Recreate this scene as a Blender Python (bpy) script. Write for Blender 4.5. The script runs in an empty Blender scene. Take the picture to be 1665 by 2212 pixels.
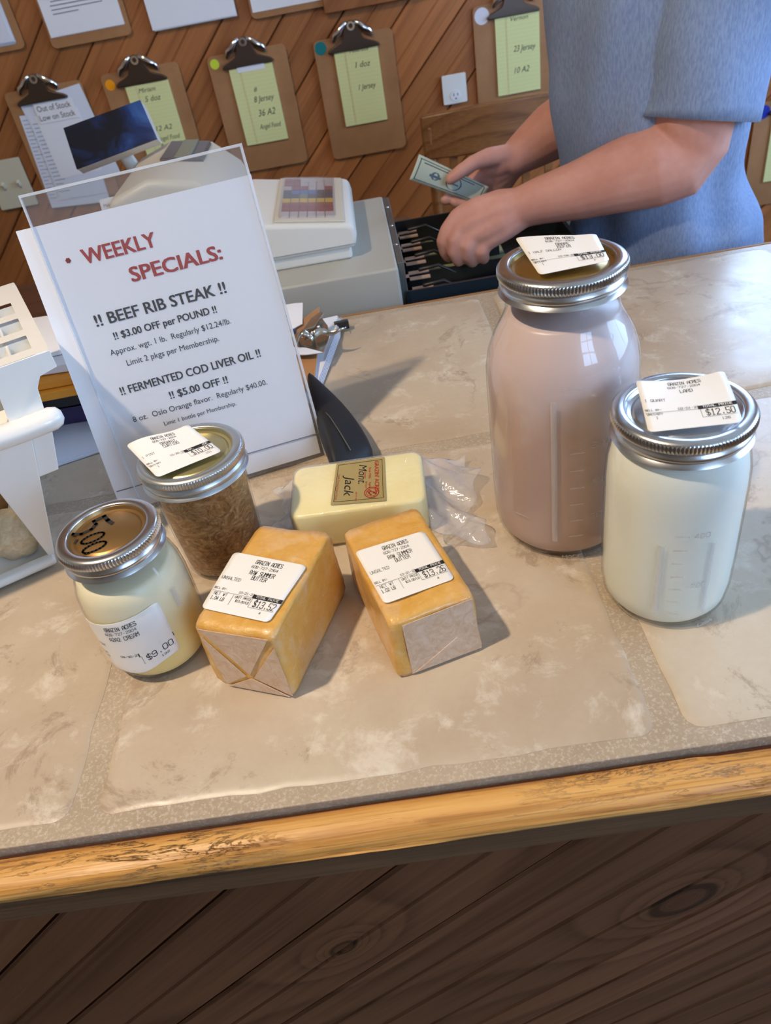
import bpy, bmesh, math, random
from mathutils import Vector, Matrix
from mathutils.geometry import tessellate_polygon
R_ = random.Random(7)
SC = bpy.context.scene
COL = SC.collection
# ------------------------------------------------------------------ camera
IW, IH, FPX = 1665, 2212, 1617.33
CO = Vector((0.0332, -0.2710, 0.4505))
CR = Vector((0.98638, -0.0688, -0.1495)).normalized()
CF = Vector((-0.0403, 0.7796, -0.6250)).normalized()
CU = CR.cross(CF).normalized()
CR = CF.cross(CU).normalized()
cd = bpy.data.cameras.new('camera'); cam = bpy.data.objects.new('camera', cd); COL.objects.link(cam)
cd.sensor_fit = 'HORIZONTAL'; cd.sensor_width = 36.0; cd.lens = FPX*36.0/IW
cd.clip_start = 0.02; cd.clip_end = 60
cd.dof.use_dof = True; cd.dof.focus_distance = 0.66; cd.dof.aperture_fstop = 15
M3 = Matrix((CR, CU, -CF)).transposed()
cam.matrix_world = Matrix.Translation(CO) @ M3.to_4x4()
SC.camera = cam
# ------------------------------------------------------------------ world, lamps, exposure
SC.view_settings.view_transform = 'Standard'; SC.view_settings.look = 'None'
SC.view_settings.gamma = 1.0; SC.view_settings.use_curve_mapping = False
SC.view_settings.exposure = 0.0
w = bpy.data.worlds.new('world'); SC.world = w; w.use_nodes = True
w.node_tree.nodes['Background'].inputs[0].default_value = (0.55, 0.70, 1.0, 1)
w.node_tree.nodes['Background'].inputs[1].default_value = 0.6
LAMP = Vector((-0.89, -0.13, 2.02))
LAMP_W, SPOT_W, WIN_R, WIN_F, WIN_B = 24.0, 66.0, 9.5, 15.0, 21.0
WARM = (1.0, 0.80, 0.58); COOL = (0.42, 0.64, 1.0)

def at(px, py, axis, val):
    """world point seen at a photo pixel on the plane axis=val"""
    d = CF + CR*((px-IW/2)/FPX) - CU*((py-IH/2)/FPX)
    return CO + d*((val-CO[axis])/d[axis])

ld = bpy.data.lights.new('lamp_light', 'AREA'); ld.shape = 'DISK'; ld.size = .09; ld.energy = LAMP_W; ld.color = WARM
lo = bpy.data.objects.new('lamp_light', ld); COL.objects.link(lo); lo.location = (LAMP.x, LAMP.y, LAMP.z-.012)
lo.rotation_euler = (Vector((.25, .6, 0))-LAMP).to_track_quat('-Z', 'Y').to_euler()
ls = bpy.data.lights.new('added_counter_spot', 'SPOT'); ls.energy = SPOT_W; ls.color = WARM; ls.spot_size = math.radians(44); ls.spot_blend = 1.0; ls.shadow_soft_size = .045  # extra spot added at the lamp to brighten the front left of the counter
lp_ = bpy.data.objects.new('added_counter_spot', ls); COL.objects.link(lp_); lp_.location = lo.location
lp_.rotation_euler = (Vector((-.22, .05, 0))-LAMP).to_track_quat('-Z', 'Y').to_euler()

# ------------------------------------------------------------------ node material helpers
def mat(name, col=(.8,.8,.8), rough=.5, metal=0.0, spec=.5, coat=0.0, emit=None, estr=1.0):
    m = bpy.data.materials.new(name); m.use_nodes = True
    b = m.node_tree.nodes['Principled BSDF']
    b.inputs['Base Color'].default_value = (*col, 1); b.inputs['Roughness'].default_value = rough
    b.inputs['Metallic'].default_value = metal; b.inputs['Specular IOR Level'].default_value = spec
    b.inputs['Coat Weight'].default_value = coat; b.inputs['Coat Roughness'].default_value = .08
    if emit: b.inputs['Emission Color'].default_value = (*emit, 1); b.inputs['Emission Strength'].default_value = estr
    return m
class NT:
    def __init__(s, m): s.m = m; s.t = m.node_tree; s.b = s.t.nodes.get('Principled BSDF')
    def n(s, typ, **kw):
        nd = s.t.nodes.new(typ)
        for k, v in kw.items():
            if k.startswith('i_'):
                nd.inputs[k[2:].replace('_', ' ')].default_value = v
            else: setattr(nd, k, v)
        return nd
    def l(s, a, b): s.t.links.new(a, b)
    def coord(s, scale=(1,1,1), rot=(0,0,0), loc=(0,0,0), kind='Object'):
        tc = s.n('ShaderNodeTexCoord'); mp = s.n('ShaderNodeMapping')
        mp.inputs['Scale'].default_value = scale; mp.inputs['Rotation'].default_value = rot; mp.inputs['Location'].default_value = loc
        s.l(tc.outputs[kind], mp.inputs['Vector']); return mp.outputs[0]
    def noise(s, vec, scale=5, detail=4, rough=.55, dist=0.0):
        nd = s.n('ShaderNodeTexNoise'); nd.inputs['Scale'].default_value = scale; nd.inputs['Detail'].default_value = detail
        nd.inputs['Roughness'].default_value = rough; nd.inputs['Distortion'].default_value = dist
        s.l(vec, nd.inputs['Vector']); return nd.outputs['Fac']
    def ramp(s, fac, stops):
        nd = s.n('ShaderNodeValToRGB'); cr = nd.color_ramp
        while len(cr.elements) < len(stops): cr.elements.new(.5)
        for e, (p, c) in zip(cr.elements, stops):
            e.position = p; e.color = (*c, 1) if len(c) == 3 else c
        s.l(fac, nd.inputs[0]); return nd.outputs[0]
    def mix(s, fac, a, b, mode='MIX'):
        nd = s.n('ShaderNodeMix', data_type='RGBA', blend_type=mode)
        for v, k in ((fac, 0), (a, 6), (b, 7)):
            if hasattr(v, 'is_linked') or hasattr(v, 'links'): s.l(v, nd.inputs[k])
            else: nd.inputs[k].default_value = v if k == 0 else (*v, 1)
        return nd.outputs[2]
    def math(s, op, a, b=None):
        nd = s.n('ShaderNodeMath', operation=op)
        for i, v in enumerate((a, b)):
            if v is None: continue
            if hasattr(v, 'links'): s.l(v, nd.inputs[i])
            else: nd.inputs[i].default_value = v
        return nd.outputs[0]
    def bump(s, h, strength=.3, dist=.002):
        nd = s.n('ShaderNodeBump'); nd.inputs['Strength'].default_value = strength; nd.inputs['Distance'].default_value = dist
        s.l(h, nd.inputs['Height']); s.l(nd.outputs[0], s.b.inputs['Normal'])
    def base(s, c): s.l(c, s.b.inputs['Base Color'])
def srgb(r, g, b):
    f = lambda c: ((c/255)/12.92 if c/255 <= .04045 else ((c/255+.055)/1.055)**2.4)
    return (f(r), f(g), f(b))

def film(name, tint=(1,1,1), rough=.05, haze=0.0, hazecol=(.9,.95,1), ior=1.45, crinkle=0.0):
    """thin clear glass, acrylic or plastic film: lets light straight through, reflects by fresnel"""
    m = bpy.data.materials.new(name); m.use_nodes = True; t = m.node_tree; t.nodes.clear(); s = NT(m)
    out = s.n('ShaderNodeOutputMaterial'); tr = s.n('ShaderNodeBsdfTransparent'); gl = s.n('ShaderNodeBsdfGlossy')
    tr.inputs[0].default_value = (*tint, 1); gl.inputs['Roughness'].default_value = rough
    fr = s.n('ShaderNodeFresnel'); ge = s.n('ShaderNodeNewGeometry'); mr = s.n('ShaderNodeMapRange'); s.l(ge.outputs['Backfacing'], mr.inputs[0])
    mr.inputs[3].default_value = ior; mr.inputs[4].default_value = 1/ior; s.l(mr.outputs[0], fr.inputs[0])   # same reflectance from both sides of the thin sheet
    mx = s.n('ShaderNodeMixShader'); s.l(fr.outputs[0], mx.inputs[0]); s.l(tr.outputs[0], mx.inputs[1]); s.l(gl.outputs[0], mx.inputs[2])
    last = mx.outputs[0]
    if haze > 0:
        df = s.n('ShaderNodeBsdfDiffuse'); df.inputs[0].default_value = (*hazecol, 1)
        m2 = s.n('ShaderNodeMixShader'); m2.inputs[0].default_value = haze
        s.l(last, m2.inputs[1]); s.l(df.outputs[0], m2.inputs[2]); last = m2.outputs[0]
    if crinkle > 0:
        h = s.noise(s.coord(), crinkle, 3, .6, 1.2); bp = s.n('ShaderNodeBump'); bp.inputs['Strength'].default_value = .6; bp.inputs['Distance'].default_value = .004
        s.l(h, bp.inputs['Height']); s.l(bp.outputs[0], gl.inputs['Normal']); s.l(bp.outputs[0], fr.inputs['Normal'])
    s.l(last, out.inputs[0]); return m

def wood(name, dark, light, axis=0, rings=14, grainscale=1.0, rot=0.0, rough=.45, var=.25, knots=(), bump=.25, fine=1.0, plane='xz', ringw=.3):
    """plain sawn wood, grain along local X after rotating by rot about Y (plane xz) or Z (plane xy)"""
    m = mat(name, rough=rough); s = NT(m)
    tc = s.n('ShaderNodeTexCoord'); mp = s.n('ShaderNodeMapping', vector_type='POINT')
    mp.inputs['Rotation'].default_value = (0, rot, 0) if plane == 'xz' else (0, 0, rot)
    s.l(tc.outputs['Object'], mp.inputs['Vector']); v = mp.outputs[0]
    oi = s.n('ShaderNodeObjectInfo'); add = s.n('ShaderNodeVectorMath', operation='ADD')
    cx = s.n('ShaderNodeCombineXYZ'); s.l(s.math('MULTIPLY', oi.outputs['Random'], 37.0), cx.inputs[0]); s.l(s.math('MULTIPLY', oi.outputs['Random'], 11.0), cx.inputs[1])
    s.l(v, add.inputs[0]); s.l(cx.outputs[0], add.inputs[1]); v2 = add.outputs[0]
    def scl(vec, sc):
        q = s.n('ShaderNodeVectorMath', operation='MULTIPLY'); s.l(vec, q.inputs[0]); q.inputs[1].default_value = sc; return q.outputs[0]
    g = grainscale
    warp = s.noise(scl(v2, (2.2*g, 9*g, 9*g)), 1.0, 2, .5)
    sep = s.n('ShaderNodeSeparateXYZ'); s.l(v2, sep.inputs[0])
    across = s.math('ADD', s.math('MULTIPLY', sep.outputs[2], 22*g), s.math('MULTIPLY', sep.outputs[1], 17*g))
    ring = s.math('ADD', across, s.math('MULTIPLY', warp, float(rings)*.5))
    kn = None
    for (kx, kz, ka, kb) in knots:     # knots given in the rotated plane
        sp = s.n('ShaderNodeSeparateXYZ'); s.l(v, sp.inputs[0])
        dx = s.math('DIVIDE', s.math('SUBTRACT', sp.outputs[0], kx), ka); dz = s.math('DIVIDE', s.math('SUBTRACT', sp.outputs[2], kz), kb)
        d = s.math('SQRT', s.math('ADD', s.math('MULTIPLY', dx, dx), s.math('MULTIPLY', dz, dz)))
        ring = s.math('ADD', ring, s.math('DIVIDE', 5.0, s.math('ADD', d, .35)))
        k1 = s.ramp(d, ((.0, (.42,.42,.42)), (.30, (.30,.30,.30)), (.44, (1,1,1)), (.52, (.9,.9,.9)), (.60, (0,0,0))))
        kn = k1 if kn is None else s.mix(1.0, kn, k1, 'LIGHTEN')
    fr = s.math('FRACT', ring)
    rg = s.ramp(fr, ((0, (.1,.1,.1)), (.55, (.35,.35,.35)), (.86, (1,1,1)), (1, (.1,.1,.1))))
    fg = s.noise(scl(v2, (7*g, 330*g*fine, 330*g*fine)), 1.0, 3, .6)
    pat = s.math('ADD', s.math('MULTIPLY', rg, ringw), s.math('MULTIPLY', fg, 1-ringw))
    c = s.ramp(pat, ((.2, light), (.8, dark)))
    tone = s.math('ADD', s.math('MULTIPLY', oi.outputs['Random'], var*2), 1.0-var)
    cc = s.n('ShaderNodeCombineColor'); [s.l(tone, cc.inputs[i]) for i in range(3)]
    c = s.mix(1.0, c, cc.outputs[0], 'MULTIPLY')
    if kn is not None: c = s.mix(s.math('MULTIPLY', kn, .85), c, tuple(x*.12 for x in dark))
    s.base(c); s.bump(pat, bump, .0015)
    return m

# ------------------------------------------------------------------ mesh helpers
class MB:
    def __init__(s): s.v = []; s.f = []; s.mi = []
    def add(s, vs, fs, mi=0):
        o = len(s.v); s.v += [Vector(x) for x in vs]; s.f += [tuple(i+o for i in f) for f in fs]; s.mi += [mi]*len(fs); return s
    def box(s, c, size, rot=None, mi=0):
        x, y, z = (k/2 for k in size); c = Vector(c)
        vs = [Vector((a, b, d)) for a in (-x, x) for b in (-y, y) for d in (-z, z)]
        if rot is not None: vs = [rot @ q for q in vs]
        return s.add([q+c for q in vs], [(0,1,3,2), (4,6,7,5), (0,4,5,1), (2,3,7,6), (0,2,6,4), (1,5,7,3)], mi)
    def prism(s, poly, d, mi=0):
        """poly: list of 3D points, extruded by vector d (both caps n-gon)"""
        n = len(poly); P = [Vector(p) for p in poly]; d = Vector(d)
        return s.add(P + [p+d for p in P], [tuple(range(n))[::-1], tuple(range(n, 2*n))] + [(i, (i+1) % n, n+(i+1) % n, n+i) for i in range(n)], mi)
    def lathe(s, prof, seg=64, c=(0,0,0), fn=None, close=False, mi=0):
        c = Vector(c); vs = []; fs = []
        for j, (r, z) in enumerate(prof):
            for i in range(seg):
                a = 2*math.pi*i/seg; rr = max(r, 1e-5) if fn is None else fn(max(r, 1e-5), z, a, j)
                vs.append(c+Vector((rr*math.cos(a), rr*math.sin(a), z)))
        m = len(prof)
        for j in range(m-1 + (1 if close else 0)):
            k = (j+1) % m
            for i in range(seg):
                i2 = (i+1) % seg; fs.append((j*seg+i, j*seg+i2, k*seg+i2, k*seg+i))
        return s.add(vs, fs, mi)
    def tube(s, pts, rad, seg=10, caps=True, up=(0,0,1), mi=0):
        pts = [Vector(p) for p in pts]; n = len(pts)
        if not isinstance(rad, list): rad = [rad]*n
        rings = []; prev = None
        P, Rr, T = [], [], []
        for i in range(n):
            t = (pts[min(i+1, n-1)]-pts[max(i-1, 0)]).normalized()
            P.append(pts[i]); Rr.append(rad[i]); T.append(t)
        if caps:
            def r0(r): return r if not hasattr(r, '__len__') else min(r)
            for k in (.55, .95):
                r = Rr[0] if k == .55 else Rr[0]
            a, b = P[0], P[-1]; ra, rb = Rr[0], Rr[-1]
            sc = lambda r, q: (tuple(x*q for x in r) if hasattr(r, '__len__') else r*q)
            P = [a-T[0]*r0(ra)*.9, a-T[0]*r0(ra)*.6] + P + [b+T[-1]*r0(rb)*.6, b+T[-1]*r0(rb)*.9]
            Rr = [sc(ra, .35), sc(ra, .78)] + Rr + [sc(rb, .78), sc(rb, .35)]; T = [T[0]]*2 + T + [T[-1]]*2
        vs = []
        u = None
        for p, r, t in zip(P, Rr, T):
            if u is None:
                u = Vector(up).cross(t)
                if u.length < 1e-3: u = Vector((1,0,0)).cross(t)
                u.normalize()
            else:
                u = (u - t*u.dot(t)).normalized()
            w_ = t.cross(u); ru, rw = r if hasattr(r, '__len__') else (r, r)
            for i in range(seg):
                a = 2*math.pi*i/seg; vs.append(p+u*math.cos(a)*ru+w_*math.sin(a)*rw)
        m = len(P); fs = [(j*seg+i, j*seg+(i+1) % seg, (j+1)*seg+(i+1) % seg, (j+1)*seg+i) for j in range(m-1) for i in range(seg)]
        if caps: fs += [tuple(range(seg))[::-1], tuple((m-1)*seg+i for i in range(seg))]
        return s.add(vs, fs, mi)
    def grid(s, fn, nu, nv, mi=0, thick=0.0, nrm=None):
        vs = [fn(i/nu, j/nv) for j in range(nv+1) for i in range(nu+1)]
        fs = [(j*(nu+1)+i, j*(nu+1)+i+1, (j+1)*(nu+1)+i+1, (j+1)*(nu+1)+i) for j in range(nv) for i in range(nu)]
        return s.add(vs, fs, mi)
def wmat(o):
    m = o.matrix_basis.copy()
    while o.parent: o = o.parent; m = o.matrix_basis @ m
    return m
def props(o, label=None, cat=None, group=None, kind=None):
    if label: o['label'] = label
    if cat: o['category'] = cat
    if group: o['group'] = group
    if kind: o['kind'] = kind
    return o
def obj(name, mb, m, parent=None, world=True, smooth=False, bevel=0, bseg=2, label=None, kind=None, solid=0, subd=0, angle=None):
    me = bpy.data.meshes.new(name)
    vs = mb.v
    if parent is not None and world:
        inv = wmat(parent).inverted(); vs = [inv @ q for q in vs]
    me.from_pydata([tuple(q) for q in vs], [], mb.f)
    ms = m if isinstance(m, (list, tuple)) else [m]
    for k in ms: me.materials.append(k)
    if len(ms) > 1: me.polygons.foreach_set('material_index', mb.mi)
    bm = bmesh.new(); bm.from_mesh(me); bmesh.ops.recalc_face_normals(bm, faces=bm.faces[:])
    if smooth:
        for f in bm.faces: f.smooth = True
        if angle:
            for e in bm.edges:
                if len(e.link_faces) == 2 and e.calc_face_angle(0) > angle: e.smooth = False
    bm.to_mesh(me); bm.free(); me.update()
    o = bpy.data.objects.new(name, me); COL.objects.link(o)
    if parent is not None: o.parent = parent
    if solid:
        md = o.modifiers.new('s', 'SOLIDIFY'); md.thickness = solid; md.offset = 0
    if bevel:
        md = o.modifiers.new('b', 'BEVEL'); md.width = bevel; md.segments = bseg; md.limit_method = 'ANGLE'; md.angle_limit = .6
        for p in me.polygons: p.use_smooth = True
        wn = o.modifiers.new('w', 'WEIGHTED_NORMAL'); wn.keep_sharp = True
    if subd:
        md = o.modifiers.new('u', 'SUBSURF'); md.levels = subd; md.render_levels = subd
    return props(o, label=label, kind=kind)
def thing(name, label, cat, loc=(0,0,0), rz=0, group=None, rot=None):
    o = bpy.data.objects.new(name, None); COL.objects.link(o); o.location = loc
    o.rotation_euler = rot if rot else (0, 0, rz); o.empty_display_size = .02
    return props(o, label, cat, group)
def solo(name, mb, m, label, cat, group=None, **kw): return props(obj(name, mb, m, None, **kw), label, cat, group)
def struct(name, mb, m, **kw): return props(obj(name, mb, m, None, **kw), kind='structure')
def copy_tree(o, parent=None):
    c = o.copy(); COL.objects.link(c)
    if parent: c.parent = parent
    for ch in list(o.children): copy_tree(ch, c)
    return c
def bake(o, voxel=None, smooth=0, extra=()):
    """apply modifiers of o into its own mesh"""
    if voxel:
        md = o.modifiers.new('r', 'REMESH'); md.mode = 'VOXEL'; md.voxel_size = voxel; md.use_smooth_shade = True
    if smooth:
        md = o.modifiers.new('sm', 'SMOOTH'); md.factor = .5; md.iterations = smooth
    dg = bpy.context.evaluated_depsgraph_get(); dg.update()
    me = bpy.data.meshes.new_from_object(o.evaluated_get(dg)); o.modifiers.clear(); o.data = me
    return o

# ---- lettering
GL = {'A':["0004264440","0242"],'B':["00063645443303","3342413000"],'C':["4536160501103041"],'D':["00062645412000"],'E':["46060040","0333"],
'F':["460600","0333"],'G':["45361605011030414323"],'H':["0006","4046","0343"],'I':["1030","1636","2026"],'J':["0110304146"],'K':["0006","460340"],
'L':["060040"],'M':["0006234640"],'N':["00064046"],'O':["100105163645413010"],'P':["00063645443303"],'Q':["100105163645413010","2240"],
'R':["00063645443303","2340"],'S':["453616050413334241301001"],'T':["0646","2620"],'U':["060110304146"],'V':["062046"],'W':["0610243046"],
'X':["0046","0640"],'Y':["062346","2320"],'Z':["06460040"],'0':["100105163645413010"],'1':["152620","1030"],'2':["05163645440040"],
'3':["05163645443313","334241301001"],'4':["30360242"],'5':["460603334241301001"],'6':["453616050110304142331302"],'7':["064610"],
'8':["13040516364544331302011030414233"],'9':["0110304145361605041343"],'$':["453616050413334241301001","2720"],'.':["2021"],'-':["1333"],'/':["0046"],':':["2122","2425"],' ':[],"'":["2625"],'%':["0046"]}
def strokes(text, x, y, w, h, wt, f, mb, off):
    """ribbon letters: text left x, baseline y, total width w, cap height h in surface units; f(u,v,off)->point"""
    n = len(text); adv = w/max(n-.25, 1); cw = adv*.74
    for k, ch in enumerate(text):
        for pl in GL.get(ch, []):
            pts = [(x+k*adv+int(pl[i])/4*cw, y+int(pl[i+1])/6*h) for i in range(0, len(pl), 2)]
            for (a, b) in zip(pts, pts[1:]): ribbon(a, b, wt, f, mb, off)
def ribbon(a, b, wt, f, mb, off, mi=0):
    dx, dy = b[0]-a[0], b[1]-a[1]; L = math.hypot(dx, dy) or 1e-6; dx /= L; dy /= L; hw = wt/2
    q = [(a[0]-dx*hw-dy*hw, a[1]-dy*hw+dx*hw), (a[0]-dx*hw+dy*hw, a[1]-dy*hw-dx*hw), (b[0]+dx*hw+dy*hw, b[1]+dy*hw-dx*hw), (b[0]+dx*hw-dy*hw, b[1]+dy*hw+dx*hw)]
    mb.add([f(u, v, off) for u, v in q], [(0, 1, 2, 3)], mi)
def polyline(pts, wt, f, mb, off):
    for a, b in zip(pts, pts[1:]): ribbon(a, b, wt, f, mb, off)
_tc = {}
def font_geo(text, bold=0.0, shear=0.0):
    k = (text, bold, shear)
    if k in _tc: return _tc[k]
    cu = bpy.data.curves.new('lettering', 'FONT'); cu.body = text; cu.size = 1; cu.offset = bold; cu.shear = shear; cu.resolution_u = 3
    o = bpy.data.objects.new('lettering', cu); COL.objects.link(o)
    dg = bpy.context.evaluated_depsgraph_get(); dg.update(); me = o.evaluated_get(dg).to_mesh()
    vs = [v.co.copy() for v in me.vertices]; fs = [tuple(p.vertices) for p in me.polygons]
    o.evaluated_get(dg).to_mesh_clear(); bpy.data.objects.remove(o); bpy.data.curves.remove(cu)
    _tc[k] = (vs, fs); return _tc[k]
def ftext(text, x, y, w, f, mb, off, bold=0.0, shear=0.0, h=None, mi=0):
    """built-in font text mapped on a surface, spanning width w from x at baseline y"""
    vs, fs = font_geo(text, 0.0, shear)
    if bold > .008:      # heavier face: overprint the same letters a hair to each side
        dx_ = bold*w/(max(v.x for v in vs)-min(v.x for v in vs))
        for q_, (kx, ky) in enumerate(((0, 0), (-1.3, .5), (1.3, .5), (-1.3, -.5), (1.3, -.5))): ftext(text, x+kx*dx_, y+ky*dx_, w, f, mb, off+.000015*q_, 0.0, shear, h, mi)
        return
    x0 = min(v.x for v in vs); x1 = max(v.x for v in vs); s = w/(x1-x0); sy = s if h is None else h/.73
    mb.add([f(x+(v.x-x0)*s, y+v.y*sy, off) for v in vs], fs, mi)
def planef(O, U, V):
    O, U, V = Vector(O), Vector(U), Vector(V); N = U.cross(V).normalized()
    return lambda u, v, off=0: O+U*u+V*v+N*off

# ------------------------------------------------------------------ materials
M = {}
M['paper'] = mat('paper', srgb(236,236,240), .7)
M['paper_blue'] = mat('white paper', srgb(222,226,238), .7)
M['ink'] = mat('black ink', (.012,.012,.014), .6)
M['pencil'] = mat('pencil ink', (.05,.05,.055), .6)
M['faint'] = mat('faint print', srgb(130,130,142), .7)
M['red_ink'] = mat('red ink', srgb(166,38,28), .6)
M['label'] = mat('thermal label', srgb(244,243,240), .45)
M['steel'] = mat('zinc plated band', srgb(205,208,212), .26, 1.0)
M['steel_b'] = mat('silver band', srgb(200,204,205), .36, 1.0)
M['gold'] = mat('gold lacquered lid', srgb(186,176,128), .34, .85)
M['gold2'] = mat('amber lacquered lid', srgb(176,146,88), .3, .9)
M['bronze'] = mat('bronze lid', srgb(150,118,74), .38, .75)
M['chrome'] = mat('chrome', (.8,.8,.82), .12, 1.0)
M['brownmetal'] = mat('dark nickel clip', srgb(98,84,74), .33, .85)
M['white_pl'] = mat('glossy white plastic', srgb(238,238,234), .22, coat=.3)
M['cream_pl'] = mat('cream register plastic', srgb(222,220,212), .42)
M['beige_pl'] = mat('beige register plastic', srgb(206,198,180), .42)
M['grey_metal'] = mat('grey painted metal', srgb(176,174,164), .42)
M['black_pl'] = mat('black plastic', (.015,.015,.017), .38)
M['dark_metal'] = mat('dark blue grey metal', srgb(40,52,62), .35, .4)
M['yellowpad'] = mat('yellow pad', srgb(228,228,160), .75)
M['orange'] = mat('orange envelope', srgb(232,150,40), .6)
M['glass'] = film('jar glass', (.985,.995,.99), .035)
M['acrylic'] = film('acrylic', (.98,.985,.99), .05, haze=.025, hazecol=(.85,.88,.95))
M['film'] = film('plastic film', (.99,.99,1), .12, haze=.13, hazecol=(.9,.93,1), ior=1.5, crinkle=38)
M['film2'] = film('key cover film', (.98,.98,.98), .15, haze=.02)
M['purple'] = mat('purple plastic', srgb(62,52,98), .4)
M['kraft'] = mat('brown card', srgb(160,115,70), .7)

def hardboard():
    m = mat('tan hardboard', rough=.5); s = NT(m); v = s.coord()
    n = s.noise(v, 9, 5, .6); n2 = s.noise(v, 140, 2, .5)
    s.base(s.mix(s.math('MULTIPLY', n2, .25), s.ramp(n, ((.3, srgb(160,112,70)), (.7, srgb(184,134,88)))), srgb(120,82,50))); return m
M['board'] = hardboard()
def tile():
    m = mat('stone look tile', rough=.32); s = NT(m); v = s.coord()
    oi = s.n('ShaderNodeObjectInfo'); cx = s.n('ShaderNodeCombineXYZ'); s.l(s.math('MULTIPLY', oi.outputs['Random'], 9.0), cx.inputs[2])
    ad = s.n('ShaderNodeVectorMath', operation='ADD'); s.l(v, ad.inputs[0]); s.l(cx.outputs[0], ad.inputs[1]); v = ad.outputs[0]
    n1 = s.noise(v, 5, 6, .6, .3); n2 = s.noise(v, 22, 7, .7, .3); n3 = s.noise(v, 170, 3, .6)
    c = s.ramp(n1, ((.30, srgb(180,160,136)), (.5, srgb(196,178,155)), (.68, srgb(206,192,170))))
    c = s.mix(s.ramp(n2, ((.54, (0,0,0)), (.66, (.65,.65,.65)))), c, srgb(228,219,202))
    n4 = s.noise(v, 11, 8, .75, .5)
    c = s.mix(s.ramp(n4, ((.57, (0,0,0)), (.63, (.7,.7,.7)), (.70, (.2,.2,.2)))), c, srgb(156,134,112))
    n5 = s.noise(v, 3.4, 6, .62, .4)
    vein = s.ramp(s.math('ABSOLUTE', s.math('SUBTRACT', n5, .5)), ((0, (.5,.5,.5)), (.006, (.25,.25,.25)), (.016, (0,0,0))))
    c = s.mix(s.mix(1.0, vein, s.ramp(n1, ((.5, (0,0,0)), (.6, (1,1,1)))), 'MULTIPLY'), c, srgb(150,126,104))
    c = s.mix(s.math('MULTIPLY', n3, .16), c, srgb(120,100,80))
    s.base(c); s.bump(s.math('ADD', s.math('MULTIPLY', n2, .8), s.math('MULTIPLY', n3, .25)), .22, .0012)
    s.l(s.ramp(n2, ((.3, (.30,.30,.30)), (.7, (.46,.46,.46)))), s.b.inputs['Roughness']); return m
M['tile'] = tile()
def grout():
    m = mat('grout', rough=.45); s = NT(m); v = s.coord(); n = s.noise(v, 420, 3, .7); n2 = s.noise(v, 12, 3)
    s.base(s.mix(s.ramp(n, ((.5, (0,0,0)), (.66, (.55,.55,.55)))), s.ramp(n2, ((.3, srgb(164,146,124)), (.7, srgb(180,163,140)))), srgb(214,202,184)))
    s.bump(n, .5, .001); return m
M['grout'] = grout()
WALLROT = math.radians(45)
M['wallwood'] = wood('pine wall boards', srgb(138,82,42), srgb(184,118,66), rot=WALLROT, rings=2.5, grainscale=.55, var=.22, rough=.42, bump=.1)
def kxy(px, py):   # knot centre on the front panel, in the rotated coordinates the wood material uses
    p = at(px, py, 1, .002)-Vector((0, .38, -.92)); v = Matrix.Rotation(WALLROT, 3, 'Y') @ p; return v.x, v.z
k1 = kxy(1475, 1945); k2 = kxy(700, 2075); k3 = kxy(470, 2200)
M['panelwood'] = wood('stained pine panel boards', srgb(78,46,28), srgb(138,94,64), rot=WALLROT, rings=3, grainscale=.6, var=.12, rough=.4, bump=.12,
                      knots=((k1[0], k1[1], .062, .036), (k2[0]+.03, k2[1], .030, .016)))
def trimwood():
    m = mat('worn pine edge beam', rough=.36); s = NT(m)
    a = s.noise(s.coord((2.2, 90, 160)), 1.0, 4, .6, .25); b = s.noise(s.coord((5, 520, 700)), 1.0, 3, .6); w_ = s.noise(s.coord((9, 60, 90)), 1.0, 6, .75, .6); k = s.noise(s.coord((60, 420, 500)), 1.0, 3, .6, .5)
    c = s.ramp(a, ((.30, srgb(150,96,42)), (.48, srgb(206,150,78)), (.7, srgb(226,176,104))))
    c = s.mix(s.ramp(b, ((.52, (0,0,0)), (.66, (.6,.6,.6)))), c, srgb(140,88,40))
    cr = s.ramp(s.math('ABSOLUTE', s.math('SUBTRACT', w_, .5)), ((0, (.95,.95,.95)), (.010, (.6,.6,.6)), (.022, (0,0,0))))
    pk = s.ramp(s.noise(s.coord((3, 8, 8)), 1.0, 2), ((.48, (0,0,0)), (.62, (1,1,1)))); cr = s.mix(1.0, cr, pk, 'MULTIPLY')
    c = s.mix(cr, c, srgb(54,32,18)); c = s.mix(s.ramp(k, ((.66, (0,0,0)), (.74, (.5,.5,.5)))), c, srgb(96,60,30)); s.base(c)
    s.bump(s.math('SUBTRACT', s.math('ADD', s.math('MULTIPLY', a, .5), s.math('MULTIPLY', b, .5)), s.math('MULTIPLY', cr, 1.2)), .55, .0016); return m
M['trim'] = trimwood()
M['beam_shade'] = wood('shade darkened beam front', srgb(62,44,30), srgb(124,96,68), rings=3, grainscale=1.2, var=0, rough=.5, bump=.4, ringw=.4)  # wood darkened to carry the shade on the beam's lower front
M['trim_red'] = mat('dark red brown substrate', srgb(72,36,22), .8)
M['oak'] = wood('varnished oak chair', srgb(104,66,36), srgb(166,116,70), rings=6, grainscale=1.2, var=.03, rough=.3, bump=.15)
M['desk'] = wood('brown desk top', srgb(70,42,26), srgb(104,68,44), rings=4, grainscale=.8, var=0, rough=.4, plane='xy')
M['floor'] = wood('dull plank floor', srgb(70,52,40), srgb(112,88,66), rings=4, grainscale=.8, var=.1, rough=.5, plane='xy')
M['ceil'] = mat('off white ceiling', srgb(196,184,164), .8)
M['plaster'] = mat('side wall tan paint', srgb(186,160,128), .8)

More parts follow.
